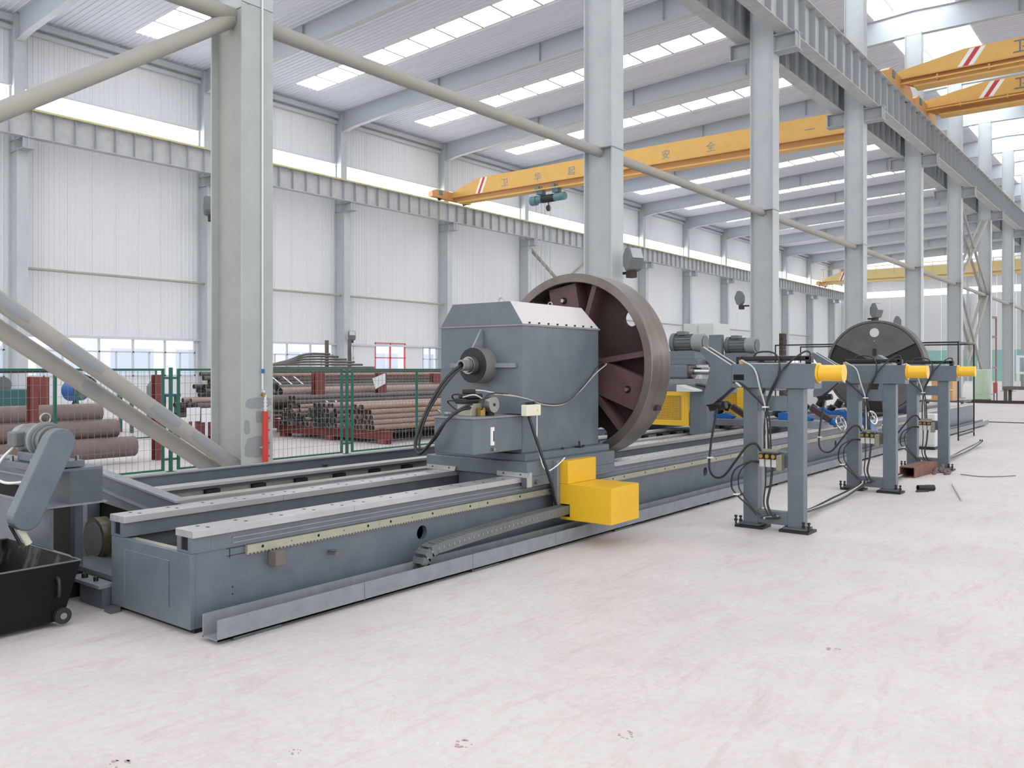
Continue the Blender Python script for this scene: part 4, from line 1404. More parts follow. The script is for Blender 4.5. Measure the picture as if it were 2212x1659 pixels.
# ================================================================ GRINDING CARRIAGES ON THE REAR BED
def carriage(y, idx):
    lab = ['grinding carriage with a yellow mesh guard just beyond the big wheel', 'grinding carriage with a yellow mesh guard behind the nearest stand'][idx]
    g_ = thing('grinding_carriage', lab, 'machine', (-5.6, y, .5), 'grinding carriages on the rear bed')
    MB().box(-5.452, -5.19, y, y + .22, .5, 1.08).build('column', 'paint', g_, bevel=.005)
    MB().box(-6.1, -5.45, y + .1, y + .75, .61, .8).build('saddle', 'paint_dark', g_)
    # yellow guard frame with grating
    gx0, gx1, gz0, gz1 = -6.08, -5.455, .62, 1.1
    gd = MB().box(gx0, gx1, y - .03, y, gz0, gz0 + .07).box(gx0, gx1, y - .03, y, gz1 - .06, gz1).box(gx0, gx0 + .07, y - .03, y, gz0 + .07, gz1 - .06).box(gx1 - .11, gx1, y - .03, y, gz0 + .07, gz1 - .06)
    gd = gd.build('guard', 'yellow', g_)
    gr = MB()
    x = gx0 + .07
    while x < gx1 - .11:
        gr.box(x, x + .009, y - .018, y - .012, gz0 + .07, gz1 - .06)
        x += .022
    z = gz0 + .07
    while z < gz1 - .06:
        gr.box(gx0 + .07, gx1 - .11, y - .0175, y - .0125, z, z + .009)
        z += .022
    gg = gr.build('grating', 'grate', gd)
    gg['kind'] = 'stuff'
    MB().box(gx0 + .05, gx1 - .1, y, y + .01, gz0 + .05, gz1 - .05).build('guard_back', 'rust_dark', g_)
    MB().box(-5.6, -5.46, y + .0, y + .3, gz1 - .01, gz1 + .03).build('guard', 'yellow', g_)
    # cross slide
    MB().box(-6.2, -4.98, y + .1, y + .55, 1.08, 1.2).build('cross_slide', 'paint', g_, bevel=.005)
    MB().box(-6.2, -5.0, y + .15, y + .5, 1.2, 1.28).build('slide_way', 'paint_light', g_, bevel=.003)
    MB().box(-5.95, -5.57, y + .12, y + .45, 1.282, 1.48).build('wheel_head', 'paint', g_, bevel=.03)
    MB().cyl((-5.57, y + .28, 1.39), (-5.52, y + .28, 1.39), .11, n=20).build('bearing_cap', 'rim_steel', g_, smooth=True)
    MB().cyl((-5.52, y + .28, 1.39), (-5.27, y + .28, 1.39), .05, n=18).build('spindle', 'chrome', g_, smooth=True)
    MB().cyl((-5.27, y + .28, 1.39), (-4.95, y + .28, 1.39), .04, n=18).build('spindle', 'steel', g_, smooth=True)
    MB().box(-5.4, -4.95, y + .3, y + .45, 1.28, 1.34).build('guide_bar', 'ground_steel', g_)
    MB().box(-5.9, -5.1, y + .5, y + .62, 1.5, 1.54).build('rod', 'black', g_)
    MB().cyl((-5.35, y + .5, 1.53), (-5.15, y + .5, 1.53), .012, n=8).build('rod', 'black', g_)
    MB().box(-5.38, -5.34, y + .46, y + .54, 1.46, 1.6).build('clamp', 'black', g_)
    MB().box(-5.95, -5.42, y + .2, y + .6, 1.48, 1.56).build('motor_base', 'paint', g_, bevel=.005)
    MB().box(-5.9, -5.5, y + .25, y + .6, 1.56, 1.68).build('motor_base', 'paint', g_, bevel=.005)
    mo = MB().cyl((-5.86, y + .42, 1.8), (-5.56, y + .42, 1.8), .115, n=24).build('motor', 'motor_grey', g_, smooth=True)
    for k in range(16):
        a = 2 * math.pi * k / 16
        MB().bar((-5.84, y + .42 + .12 * math.cos(a), 1.8 + .12 * math.sin(a)), (-5.6, y + .42 + .12 * math.cos(a), 1.8 + .12 * math.sin(a)), .006, .02, up=(0, math.cos(a), math.sin(a))).build('cooling_fin', 'motor_grey', mo)
    MB().cyl((-5.58, y + .42, 1.8), (-5.42, y + .42, 1.8), .13, n=24).build('fan_cover', 'fan_grey', mo, smooth=True)
    MB().cyl((-5.42, y + .42, 1.8), (-5.405, y + .42, 1.8), .1, n=24).build('fan_grille', 'motor_grey', mo, smooth=True)
    MB().cyl((-5.92, y + .42, 1.8), (-5.86, y + .42, 1.8), .15, n=24).build('motor_flange', 'motor_grey', g_, smooth=True)
    MB().box(-5.83, -5.7, y + .34, y + .5, 1.91, 1.97).build('terminal_box', 'motor_grey', mo, bevel=.01)
    if idx == 0:
        MB().prism([(-5.5, 1.11), (-5.24, 1.11), (-5.24, 1.13), (-5.5, 1.2)], 'y', y - .3, y - .04).build('splash_tray', 'pale_cabinet', g_, label='pale angled splash tray')
    if idx == 1:
        MB().box(-6.15, -5.93, y + .2, y + .3, 1.28, 1.98).build('side_plate', 'paint', g_)
    MB().tube(curve([(-5.4, y + .1, 1.2), (-5.25, y + .06, 1.18), (-5.15, y + .05, 1.12), (-5.2, y + .05, 1.02), (-5.35, y + .05, .99)]), .018, 8).build('cable', 'rubber', g_, smooth=True)
    return g_


carriage(10.95, 0)
carriage(12.85, 1)
# pale electric cabinet behind
pc = thing('electric_cabinet', 'tall pale electric cabinet standing behind the carriages', 'cabinet', (-7.5, 16, 0))
MB().box(-7.95, -7.3, 15.7, 16.5, .1, 2.33).build('cabinet_body', 'pale_cabinet', pc, bevel=.01)
MB().box(-7.95, -7.3, 15.72, 16.48, 0, .1).build('plinth', 'black', pc)
MB().box(-7.93, -7.64, 15.68, 15.7, .15, 2.28).build('cabinet_door', 'pale_cabinet', pc, bevel=.004)
MB().box(-7.61, -7.32, 15.68, 15.7, .15, 2.28).build('cabinet_door', 'pale_cabinet', pc, bevel=.004)
for k in range(8):
    MB().box(-7.3, -7.29, 15.95, 16.3, 1.3 + .05 * k, 1.32 + .05 * k).build('vent_slat', 'trimgrey', pc)
pc2 = thing('control_cabinet', 'pale grey cabinet seen between the nearest and middle stands', 'cabinet', (-5.6, 15.2, 0))
MB().box(-5.9, -5.35, 16.0, 16.5, .62, 1.35).build('cabinet_body', 'pale_cabinet', pc2, bevel=.01)
MB().box(-5.88, -5.62, 15.985, 16.0, .66, 1.32).build('cabinet_door', 'pale_cabinet', pc2, bevel=.004)
MB().box(-5.6, -5.37, 15.985, 16.0, .66, 1.32).build('cabinet_door', 'pale_cabinet', pc2, bevel=.004)
MB().box(-5.9, -5.35, 16.0, 16.5, .55, .62).build('plinth', 'paint_dark', pc2)


# blue steady rests with handwheels
def handwheel(root, c, r, ax=(1, -.3, .35)):
    c = Vector(c)
    d = Vector(ax).normalized()
    a = d.orthogonal().normalized()
    b = d.cross(a)
    pts = [c + (a * math.cos(2 * math.pi * i / 24) + b * math.sin(2 * math.pi * i / 24)) * r for i in range(25)]
    w = MB().tube(pts, r * .13, 8).build('handwheel_rim', 'chrome', root, smooth=True)
    for k in range(3):
        t = 2 * math.pi * k / 3 + .5
        MB().bar(c, c + (a * math.cos(t) + b * math.sin(t)) * r, r * .14, r * .08).build('spoke', 'chrome', root)
    MB().cyl(c - d * .12, c + d * .03, r * .25, n=14).build('hub', 'steel', root, smooth=True)


def rest(x, y, label, big=False):
    s_ = thing('steady_rest', label, 'machine', (x, y, .56), 'blue steady rests on the bed')
    MB().box(x - .45, x + .35, y - .1, y + .35, .56, .66).build('base', 'paint_light', s_, bevel=.005)
    MB().prism([(x - .36, .66), (x + .12, .66), (x + .16, .7), (x + .03, .75), (x - .1, .72), (x - .25, .78), (x - .36, .76)], 'y', y, y + .16).build('body', 'blue_paint', s_, bevel=.01)
    for dx in (-.32, -.02):
        MB().cyl((x + dx, y + .1, .8), (x + dx + .06, y + .1, .9), .06, n=16).build('roller', 'black', s_, smooth=True)
        MB().cyl((x + dx - .12, y + .1, .72), (x + dx - .06, y + .1, .8), .055, n=16).build('roller', 'black', s_, smooth=True)
    MB().bar((x + .15, y, .85), (x + .42, y, .68), .09, .08).build('screw_housing', 'rust_dark', s_)
    handwheel(s_, (x + .58, y - .03, .64), .105)
    MB().cyl((x + .42, y + .03, .66), (x + .5, y - .0, .65), .05, n=14).build('blue_hub', 'blue_paint', s_, smooth=True)
    if big:
        MB().bar((x + .2, y - .05, .75), (x + .62, y - .05, .3), .25, .2).build('screw_housing', 'blue_paint', s_)
        MB().bar((x + .22, y - .19, .77), (x + .64, y - .19, .32), .012, .03).build('edge_strip', 'cable_white', s_)
    return s_


rest(-4.42, 12.5, 'blue steady rest with a chrome handwheel between the nearest and middle stands')
rest(-4.5, 14.35, 'large blue steady rest behind the middle stand', True)
rest(-5.55, 11.98 + .3, 'blue steady rest with a handwheel left of the nearest stand')

# ================================================================ LEFT END: DRIVE STATION, BIN
dr = thing('motor_drive_station', 'grey belt drive with a slanted belt guard and motor at the left edge', 'machine', (-5.6, 2.5, 0))
# guard: stadium in the plane X const
y1_, z1_, y0_, z0_ = 2.31, .985, 2.12, .57
dv = Vector((y1_ - y0_, z1_ - z0_)).normalized()
ang0 = math.atan2(dv.y, dv.x)
out = []
for i in range(13):
    a = ang0 - math.pi / 2 + math.pi * i / 12
    out.append((y1_ + .082 * math.cos(a), z1_ + .082 * math.sin(a)))
for i in range(13):
    a = ang0 + math.pi / 2 + math.pi * i / 12
    out.append((y0_ + .078 * math.cos(a), z0_ + .078 * math.sin(a)))
MB().prism(out, 'x', -5.3, -5.2).build('belt_guard', 'paint', dr, bevel=.006)
# motor behind the guard
mo = MB().cyl((-5.62, 2.31, .99), (-5.36, 2.31, .99), .095, n=28).build('motor', 'motor_grey', dr, smooth=True)
MB().cyl((-5.38, 2.31, .99), (-5.31, 2.31, .99), .088, n=28).build('motor_flange', 'motor_grey', mo, smooth=True)
MB().cyl((-5.43, 2.31, .99), (-5.4, 2.31, .99), .11, n=28).build('motor_flange', 'paint_light', mo, smooth=True)
MB().cyl((-5.72, 2.31, .99), (-5.62, 2.31, .99), .085, n=24).build('fan_cover', 'fan_grey', mo, smooth=True)
MB().box(-5.62, -5.5, 2.17, 2.24, .95, 1.04).build('terminal_box', 'motor_grey', mo, bevel=.01)
eye(-5.42, 2.31, 1.09, .03, dr, 'steel', 'x')
MB().box(-5.66, -5.32, 2.18, 2.5, .82, .86).build('motor_plate', 'paint', dr, bevel=.004)
MB().box(-5.6, -5.36, 2.22, 2.42, .86, .92).build('motor_foot', 'paint', dr, bevel=.01)
for x in (-5.62, -5.34):
    for y in (2.2, 2.46):
        MB().cyl((x, y, .86), (x, y, .89), .012, n=6).build('bolt', 'steel', dr)
MB().box(-5.6, -5.3, 2.4, 2.6, .6, .8).build('gusset_box', 'paint_dark', dr)
MB().box(-5.62, -5.28, 2.2, 2.62, .59, .6).build('shelf', 'paint_light', dr)
MB().box(-5.6, -5.3, 2.2, 2.6, .8, .815).build('shelf', 'paint', dr)
# gantry frame (bent I section) reaching over to the rear bed
prof_o = [(-7.4, .76), (-5.37, .76), (-4.9 - .12, .70), (-4.98, .6), (-5.2, .58), (-5.5, .6), (-7.4, .6)]
MB().prism([(-7.8, .70), (-6.1, .695), (-5.03, .58), (-5.03, .567), (-6.1, .682), (-7.8, .687)][::-1], 'y', 2.93, 3.02).build('frame_flange', 'paint_light', dr)
MB().prism([(-7.8, .686), (-6.1, .68), (-5.03, .565), (-5.03, .40), (-5.46, .44), (-6.1, .48), (-7.8, .48)][::-1], 'y', 2.95, 2.97).build('frame_web', 'paint', dr)
MB().prism([(-7.8, .58), (-6.0, .58), (-5.3, .49), (-5.3, .48), (-6.0, .568), (-7.8, .568)][::-1], 'y', 2.92, 2.95).build('frame_rib', 'paint_light', dr)
MB().box(-6.3, -6.2, 2.93, 3.02, .0, .48).build('leg', 'paint', dr)
MB().box(-7.0, -5.65, 2.6, 2.8, .0, .05).build('frame_foot', 'paint_dark', dr)
MB().box(-5.62, -5.56, 2.55, 2.6, .05, .58).build('leg', 'paint', dr)
MB().box(-5.62, -5.3, 2.285, 2.305, .05, .585).build('side_panel', 'paint', dr)
MB().box(-7.0, -5.62, 2.32, 2.36, .02, .585).build('side_panel', 'paint', dr)
MB().box(-9.0, -5.05, 3.03, 3.06, .0, .47).build('opening_shade', 'hole', dr)  # black sheet painted as the shade inside the frame opening
MB().cyl((-5.75, 2.84, .27), (-5.75, 2.76, .27), .15, n=36).build('pulley', 'oily', dr, smooth=True)
MB().cyl((-5.75, 2.76, .27), (-5.75, 2.75, .27), .12, n=36).build('pulley', 'motor_grey', dr, smooth=True)
MB().box(-5.75, -5.03, 2.55, 2.8, .14, .17).build('shelf', 'paint', dr)
MB().box(-5.42, -5.02, 2.44, 2.54, .12, .14).build('shelf', 'paint_light', dr)
MB().box(-5.3, -5.02, 2.46, 2.6, .0, .119).build('foot_box', 'paint_dark', dr)
MB().cyl((-5.3, 2.49, .14), (-5.3, 2.49, .165), .02, n=8).build('bolt', 'black', dr)
MB().cyl((-5.16, 2.49, .14), (-5.16, 2.49, .165), .015, n=8).build('bolt', 'black', dr)
MB().box(-5.6, -5.42, 2.4, 2.54, .0, .1).build('foot_box', 'black', dr)
MB().tube(curve([(-5.58, 2.2, .95), (-5.56, 2.12, .88), (-5.48, 2.05, .8), (-5.4, 2.08, .755), (-5.32, 2.18, .76)]), .008, 8).build('cable', 'cable_white', dr, smooth=True)
MB().cyl((-5.3, 2.12, .49), (-5.28, 2.16, .4), .02, n=12).build('guide_arm', 'beige_box', dr, smooth=True)
MB().cyl((-5.32, 2.07, .52), (-5.29, 2.12, .4), .009, n=12).build('guide_arm', 'black', dr, smooth=True)

bn = thing('chip_bin', 'black open chip bin on castors in the lower left corner', 'bin', (-5.3, 1.9, 0))
t_ = .006
xa, xb, ya, yb, zt_ = -5.86, -4.88, 1.3, 2.27, .345
MB().add([(xb, ya, zt_), (xb, yb, zt_), (xb - .0, yb - .1, .03), (xb - .0, ya + .1, .03), (xb - t_, ya, zt_), (xb - t_, yb, zt_), (xb - t_, yb - .1, .03), (xb - t_, ya + .1, .03)],
         [(0, 1, 2, 3)[::-1], (4, 5, 6, 7), (0, 4, 5, 1)[::-1], (1, 5, 6, 2)[::-1], (2, 6, 7, 3)[::-1], (3, 7, 4, 0)[::-1]]).build('side_sheet', 'bin_black', bn)
MB().add([(xa, ya, zt_), (xa, yb, zt_), (xa, yb - .1, .03), (xa, ya + .1, .03), (xa - t_, ya, zt_), (xa - t_, yb, zt_), (xa - t_, yb - .1, .03), (xa - t_, ya + .1, .03)],
         [(0, 1, 2, 3), (4, 5, 6, 7)[::-1], (0, 4, 5, 1), (1, 5, 6, 2), (2, 6, 7, 3), (3, 7, 4, 0)]).build('side_sheet', 'bin_inside', bn)
for y, s in ((ya, .1), (yb, -.1)):
    MB().add([(xa, y, zt_), (xb - t_, y, zt_), (xb - t_, y + s, .03), (xa, y + s, .03), (xa, y - t_, zt_), (xb - t_, y - t_, zt_), (xb - t_, y + s - t_, .03), (xa, y + s - t_, .03)],
             [(0, 1, 2, 3), (4, 5, 6, 7)[::-1], (0, 4, 5, 1), (1, 5, 6, 2), (2, 6, 7, 3), (3, 7, 4, 0)]).build('end_sheet', 'bin_inside', bn)
MB().box(xa, xb - t_, ya + .1, yb - .1, .03, .04).build('bottom_sheet', 'bin_inside', bn)
MB().tube([(xa, ya, zt_), (xb, ya, zt_), (xb, yb, zt_), (xa, yb, zt_), (xa, ya, zt_)], .005, 6).build('top_rim', 'motor_grey', bn)
for y in (1.5, 2.16):
    w_ = MB().cyl((xb + .005, y, .06), (xb + .035, y, .06), .045, n=20).build('castor', 'rubber', bn, smooth=True)
    MB().cyl((xb + .035, y, .06), (xb + .04, y, .06), .018, n=12).build('castor_hub', 'steel', w_, smooth=True)
MB().tube(curve([(xb + .005, 2.14, .16), (xb + .03, 2.14, .18), (xb + .03, 2.14, .25), (xb + .005, 2.14, .27)]), .01, 8).build('handle', 'rubber', bn, smooth=True)

# ================================================================ GREEN MESH FENCE
def fence_panel(x, ya, yb, label, mids=()):
    f = thing('mesh_fence_panel', label, 'fence', (x, (ya + yb) / 2, 0), 'green mesh fence panels')
    zt, zb = 1.425, .02
    w = .03
    for a, e in ((ya, ya + w), (yb - w, yb)):
        MB().box(x - .02, x + .02, a, e, zb, zt).build('frame_post', 'fence_green', f)
    MB().box(x - .015, x + .015, ya + w, yb - w, zt - .03, zt).build('top_rail', 'fence_green', f)
    MB().box(x - .015, x + .015, ya + w, yb - w, zb, zb + .025).build('bottom_rail', 'fence_green', f)
    for m_ in mids:
        MB().box(x - .02, x + .02, m_ - .016, m_ + .016, zb, zt).build('frame_post', 'fence_green', f)
    ms = MB()
    y = ya + w
    while y < yb - w:
        ms.box(x - .0018, x + .0018, y, y + .0036, zb, zt)
        y += .083
    z = zb + .15
    while z < zt:
        ms.box(x - .0018, x + .0018, ya, yb, z, z + .0036)
        z += .15
    m_ = ms.build('wire_mesh', 'fence_wire', f)
    m_['kind'] = 'stuff'


def fence_post(x, y, label):
    p = thing('fence_post', label, 'post', (x, y, 0), 'green fence posts')
    MB().box(x - .02, x + .02, y - .02, y + .02, 0.0, 1.44).build('post', 'fence_green', p)
    MB().box(x - .05, x + .05, y - .05, y + .05, 0, .008).build('foot_plate', 'fence_green', p)
    for z in (.16, .5, 1.28):
        MB().box(x - .012, x + .012, y - .11, y + .11, z, z + .03).build('clamp', 'fence_green', p)


XF = -11.0
fence_panel(XF, 3.35, 6.24, 'green mesh fence panel at the left edge behind the brace pipes', (4.8,))
fence_post(XF, 6.34, 'green fence post between the left fence panels, left of the nearest column')
fence_panel(XF, 6.44, 9.40, 'green mesh fence panel partly hidden by the nearest column')
fence_post(XF, 9.5, 'green fence post in front of the tube racks')
fence_panel(XF, 9.6, 12.6, 'green mesh fence panel in front of the tube racks, left of the headstock', (11.15,))
fence_post(XF, 12.7, 'green fence post hidden behind the headstock')
for k, (a, b, tx_) in enumerate(((12.8, 15.7, 'behind the wheel'), (15.9, 18.8, 'behind the carriages'), (19.0, 21.9, 'far along the hall'))):
    fence_panel(XF, a, b, f'green mesh fence panel {tx_}')
# far inner fence in the storage yard
fence_panel(-16.5, 7.6, 9.2, 'small green mesh fence panel deep in the storage yard')

# ================================================================ TUBE STORAGE
def stanchion(x, y, z1, label, w=.14):
    s_ = thing('rack_stanchion', label, 'rack', (x, y, 0), 'red oxide rack stanchions')
    MB().box(x - .07, x - .058, y - w / 2, y + w / 2, 0, z1).build('flange', 'red_oxide', s_)
    MB().box(x + .058, x + .07, y - w / 2, y + w / 2, 0, z1).build('flange', 'red_oxide', s_)
    MB().box(x - .058, x + .058, y - .012, y + .012, 0, z1).build('web', 'red_oxide', s_)


def skid(x0, x1, y, z, label, w=.16):
    s_ = thing('rack_beam', label, 'rack', ((x0 + x1) / 2, y, 0), 'red oxide rack beams on the floor')
    MB().box(x0, x1, y - w / 2, y + w / 2, z - .02, z).build('flange', 'red_oxide', s_)
    MB().box(x0, x1, y - .012, y + .012, .1, z - .02).build('web', 'red_oxide', s_)
    MB().box(x0, x1, y - w / 2, y + w / 2, .08, .1).build('flange', 'red_oxide', s_)
    for x in (x0 + .2, (x0 + x1) / 2, x1 - .2):
        MB().box(x - .09, x + .09, y - .09, y + .09, 0, .08).build('foot', 'red_oxide', s_)


# three big pipes at the left behind the fence
for k, (z, ye, x) in enumerate(((.76, 6.3, -12.95), (.52, 6.48, -12.8), (.24, 6.68, -12.65))):
    t = thing('big_pipe', f'big rusty brown pipe at the left, {("topmost", "middle", "lowest")[k]} of three', 'pipe', (x, ye - 3, z), 'three big rusty pipes')
    MB().cyl((x, ye - 7, z), (x, ye, z), .14 if k < 2 else .155, n=32, ri=.127 if k < 2 else .142).build('pipe_wall', 'big_pipe', t, smooth=True)
stanchion(-12.45, 5.14, 1.31, 'red oxide stanchion standing up before the big rusty pipes at the left', .1)
stanchion(-12.6, 7.05, 1.33, 'red oxide stanchion just left of the fence post near the brace pipes')
for y in (1.0, 5.2):
    skid(-13.4, -12.3, y, .09 + .01, f'red oxide floor beam below the big rusty pipes, {"left" if y < 3 else "right"} one', .3)

tube_protos = {}


def steel_tube(x, y0, z, r, L, m, label, group, dy=0.0, rot=0.0):
    key = (r, L, m)
    if key not in tube_protos:
        t = bpy.data.objects.new('steel_tube', None)
        COL.objects.link(t)
        WL[t] = Vector((0, 0, 0))
        n = 12 if r < .08 else 24
        MB().cyl((0, 0, 0), (0, L, 0), r, n=n, ri=r * .9).build('tube_wall', m, t, smooth=True)
        MB().cyl((0, .012, 0), (0, .014, 0), r * .9, n=n).build('tube_bore', 'tube_inside', t)
        tube_protos[key] = t
        tag(t, label, 'tube', group)
        t.location = (x, y0, z)
        t.rotation_euler = (0, 0, rot)
        return t
    t = dup(tube_protos[key], (x, y0, z), label, group)
    t.rotation_euler = (0, 0, rot)
    return t


def bundle(xc, y0, z0, rows, r, L, ms, label, group, rot=0.0, jit=.08, seed=1):
    rnd = random.Random(seed)
    for j, cnt in enumerate(rows):
        for i in range(cnt):
            x = xc + (i - (cnt - 1) / 2) * 2 * r
            z = z0 + r + j * r * 1.74
            steel_tube(x, y0 + rnd.uniform(-jit, jit), z, r, L, ms[rnd.randrange(len(ms))], label, group, rot=rot)


RT = math.radians(1.5)
bundle(-12.45, 11.05, .25, [9, 8, 7, 6, 4], .055, 9.0, ['tube_tan', 'tube_brown'], 'brown steel tube in the low pile ending right of the fence post', 'tubes in the right front pile', seed=3)
bundle(-13.45, 11.0, .25, [9, 8, 7, 7, 5], .055, 9.0, ['tube_brown', 'tube_dark'], 'dark ended steel tube in the middle front pile behind the fence post', 'tubes in the middle front pile', seed=4)
bundle(-14.45, 11.0, .25, [9, 8, 6, 5, 4, 3, 2], .05, 9.0, ['tube_dark', 'tube_brown'], 'thin steel tube in the tall triangular pile right of the nearest column', 'tubes in the triangular pile', seed=5)
for k in range(3):
    y = 11.2 + 3.2 * k
    skid(-15.1, -11.7, y, .25, f'red oxide floor beam under the front tube piles, {ORD[k]} from the camera')
pt = tag(MB().add([(-14.8, 13.55, 1.2), (-14.8, 13.95, 1.32), (-14.81, 13.98, 1.08), (-14.81, 13.65, .95)], [(0, 1, 2, 3)]).build('paper_tag', 'sign_white'), 'white paper sheet stuck on a red stanchion among the tubes', 'paper')
sd_ = pt.modifiers.new('s', 'SOLIDIFY')
sd_.thickness = .002
# big long tubes and layered tubes behind
for k, (x, y0, z, r, m) in enumerate(((-15.3, 11.35, .92, .1, 'tube_brown'), (-15.15, 10.9, .76, .11, 'tube_dark'), (-15.6, 11.5, .98, .1, 'tube_dark'), (-15.0, 11.6, .55, .1, 'tube_brown'))):
    steel_tube(x, y0, z, r, 12.0, m, 'thick long steel tube lying across the middle of the rack', 'thick tubes in the rack')
for j in range(12):
    z = .35 + .093 * j
    for i in range(3):
        steel_tube(-16.2 - .2 * i - .1 * (j % 2), 11.3 + .25 * ((j * 7 + i * 3) % 5), z, .046, 14.0, ('tube_brown', 'tube_tan', 'tube_dark')[(j + i) % 3], 'brown steel tube in the high rear rack behind the front piles', 'tubes in the high rear rack')
for k in range(4):
    y = 11.9 + 3.3 * k
    skid(-17.2, -14.7, y, .29, f'red oxide floor beam under the rear tube rack, {ORD[k]} from the camera')
for x, y, z1, nm in ((-14.9, 12.05, 1.33, 'left'), (-14.9, 13.9, 1.33, 'middle'), (-15.6, 16.5, 1.3, 'right')):
    stanchion(x, y, z1, f'red oxide stanchion rising from the rear tube rack, {nm} one', .26)
# straps
for k, (x, y, z, dz) in enumerate(((-15.95, 11.6, 1.25, .22), (-15.95, 11.9, 1.25, .22), (-15.95, 12.2, 1.25, .22), (-15.95, 17.2, 1.3, .2), (-14.2, 11.7, .75, .3), (-14.15, 11.9, .75, .3), (-12.15, 12.9, .6, .22))):
    tag(MB().bar((x, y, z), (x + .35, y + .06, z - dz), .045, .006).build('steel_strap', 'strap'), f'shiny steel strap across the tubes, {ORD[k]} from the left', 'strap', 'steel straps around the tubes')
# dark pile of tube ends left of the nearest column
bundle(-15.6, 9.35, .45, [7, 6, 6, 5], .055, 1.5, ['tube_dark', 'tube_brown'], 'dark steel tube in the stacked pile seen left of the nearest column', 'dark tubes left of the nearest column', jit=.15, seed=8)
bundle(-16.0, 10.0, .83, [5, 5, 4, 3, 2, 1], .05, 1.1, ['tube_dark'], 'black steel tube high in the heap left of the nearest column', 'black tubes in the high heap', jit=.2, seed=9)
skid(-16.2, -15.0, 9.75, .45, 'tall red oxide beam under the dark tubes left of the nearest column')
skid(-16.6, -14.9, 10.7, .45, 'second tall red oxide beam farther under the dark tubes left of the nearest column')
# bent tubes lying on top at the back
for k in range(5):
    x = -21.35 - .075 * k
    pts = [(x, 15.3 + .1 * k, 1.54), (x, 15.9 + .12 * k, 1.55 + .035 * k), (x, 16.5 + .1 * k, 1.555 + .075 * k), (x, 17.1 + .05 * k, 1.56 + .085 * k), (x, 19.1 - .28 * k, 1.56 + .085 * k)]
    tag(MB().tube(curve(pts, 5), .034, 10).build('bent_tube', 'tube_dark', None, smooth=True), 'dark bent tube in the curved stack above the rear rack', 'tube', 'bent tubes above the rack')
bl = thing('timber_rack', 'dark flat stack of sections supporting the bent tubes', 'rack', (-21.5, 16, 0))
for k in range(3):
    MB().box(-21.9, -21.3, 15.0, 19.6, 1.16 + .12 * k, 1.26 + .12 * k).build('flat_section', 'tube_dark', bl)
for y in (15.4, 17.2, 19.2):
    MB().box(-21.8, -21.4, y, y + .2, 0, 1.16).build('support', 'tube_dark', bl)
for k, (y, z1) in enumerate(((18.13, 2.36), (19.1, 2.42))):
    tag(MB().box(-22.08, -22.0, y, y + .1, 0, z1).build('steel_post', 'tube_dark'), f'dark upright post behind the bent tubes, {("left", "right")[k]} one', 'post', 'dark posts behind the bent tubes')
pl_ = thing('steel_stack', 'tall dark stack of steel sections right of the third middle column', 'stack', (-11, 29.3, 0))
for k in range(14):
    MB().box(-11.3, -10.9, 29.0 - .02 * (k % 3), 29.25 + (.35 if k < 8 else .1) - .02 * (k % 4), .19 * k, .19 * k + .18).build('steel_section', 'rust_dark', pl_)

# white signs on thin stands in the yard
for k, (x, y, w_) in enumerate(((-12.9, 7.84, .24), (-12.55, 7.86, .17))):
    s_ = thing('sign_stand', f'white paper sign on a thin white stand, {("left", "right")[k]} one beside the nearest column', 'sign', (x, y, 0), 'white sign stands')
    MB().box(x - .01, x + .0, y - w_ / 2, y + w_ / 2, .55, .78).build('board', 'sign_white', s_)
    MB().box(x - .015, x + .015, y - .015, y + .015, 0, .55).build('pole', 'sign_white', s_)
    MB().box(x - .08, x + .08, y - .08, y + .08, 0, .012).build('foot', 'sign_white', s_)

# machines at the left wall, seen through the fence
lm = thing('teal_saw_machine', 'dark teal horizontal machine behind the big pipes at the left', 'machine', (-19, 6.2, 0))
MB().box(-19.4, -18.6, 4.0, 7.8, .55, 1.0).build('machine_bed', 'teal_machine', lm, bevel=.02)
MB().box(-19.3, -18.7, 4.2, 4.6, 0, .55).build('leg', 'teal_machine', lm)
MB().box(-19.3, -18.7, 7.2, 7.6, 0, .55).build('leg', 'teal_machine', lm)
MB().cyl((-19.2, 6.6, 1.18), (-18.8, 6.6, 1.18), .2, n=20).build('saw_wheel', 'motor_grey', lm, smooth=True)
MB().cyl((-19.2, 7.2, 1.1), (-18.8, 7.2, 1.1), .16, n=20).build('saw_wheel', 'motor_grey', lm, smooth=True)
MB().box(-18.9, -18.7, 7.85, 8.05, .5, 1.25).build('guide_column', 'red_oxide', lm)
MB().tube(curve([(-18.8, 6.0, 1.35), (-18.8, 7.2, 1.36), (-18.8, 8.5, 1.35), (-18.8, 9.0, 1.2), (-18.8, 9.1, 1.0)]), .02, 8).build('cable_arm', 'black', lm, smooth=True)
for k in range(7):
    z = .35 + .09 * k
    steel_tube(-17.6 - .04 * k, 2.4, z, .046, 4.0, 'tube_dark', 'dark steel tube stacked before the teal machine at the left', 'dark tubes at the left edge')
fan = thing('blue_fan', 'round blue blower on a stand behind the fence at the left', 'fan', (-18.6, 8.6, 0))
MB().cyl((-18.75, 8.49, .95), (-18.45, 8.59, .97), .22, n=24).build('drum', 'blue_motor', fan, smooth=True)
MB().cyl((-18.45, 8.59, .97), (-18.42, 8.6, .97), .19, n=24).build('grille', 'motor_grey', fan, smooth=True)
for dx, dy in ((-.25, -.25), (.2, -.25), (-.2, .3), (.25, .3)):
    MB().bar((-18.6, 8.54, .8), (-18.6 + dx, 8.54 + dy, 0), .03, .03).build('leg', 'black', fan)
gcyl = thing('gas_cylinder', 'grey gas cylinder standing left of the red stanchion', 'gas cylinder', (-17.3, 9.55, 0))
MB().cyl((-17.3, 9.55, 0), (-17.3, 9.55, 1.05), .115, n=20).build('bottle', 'gas_cylinder', gcyl, smooth=True)
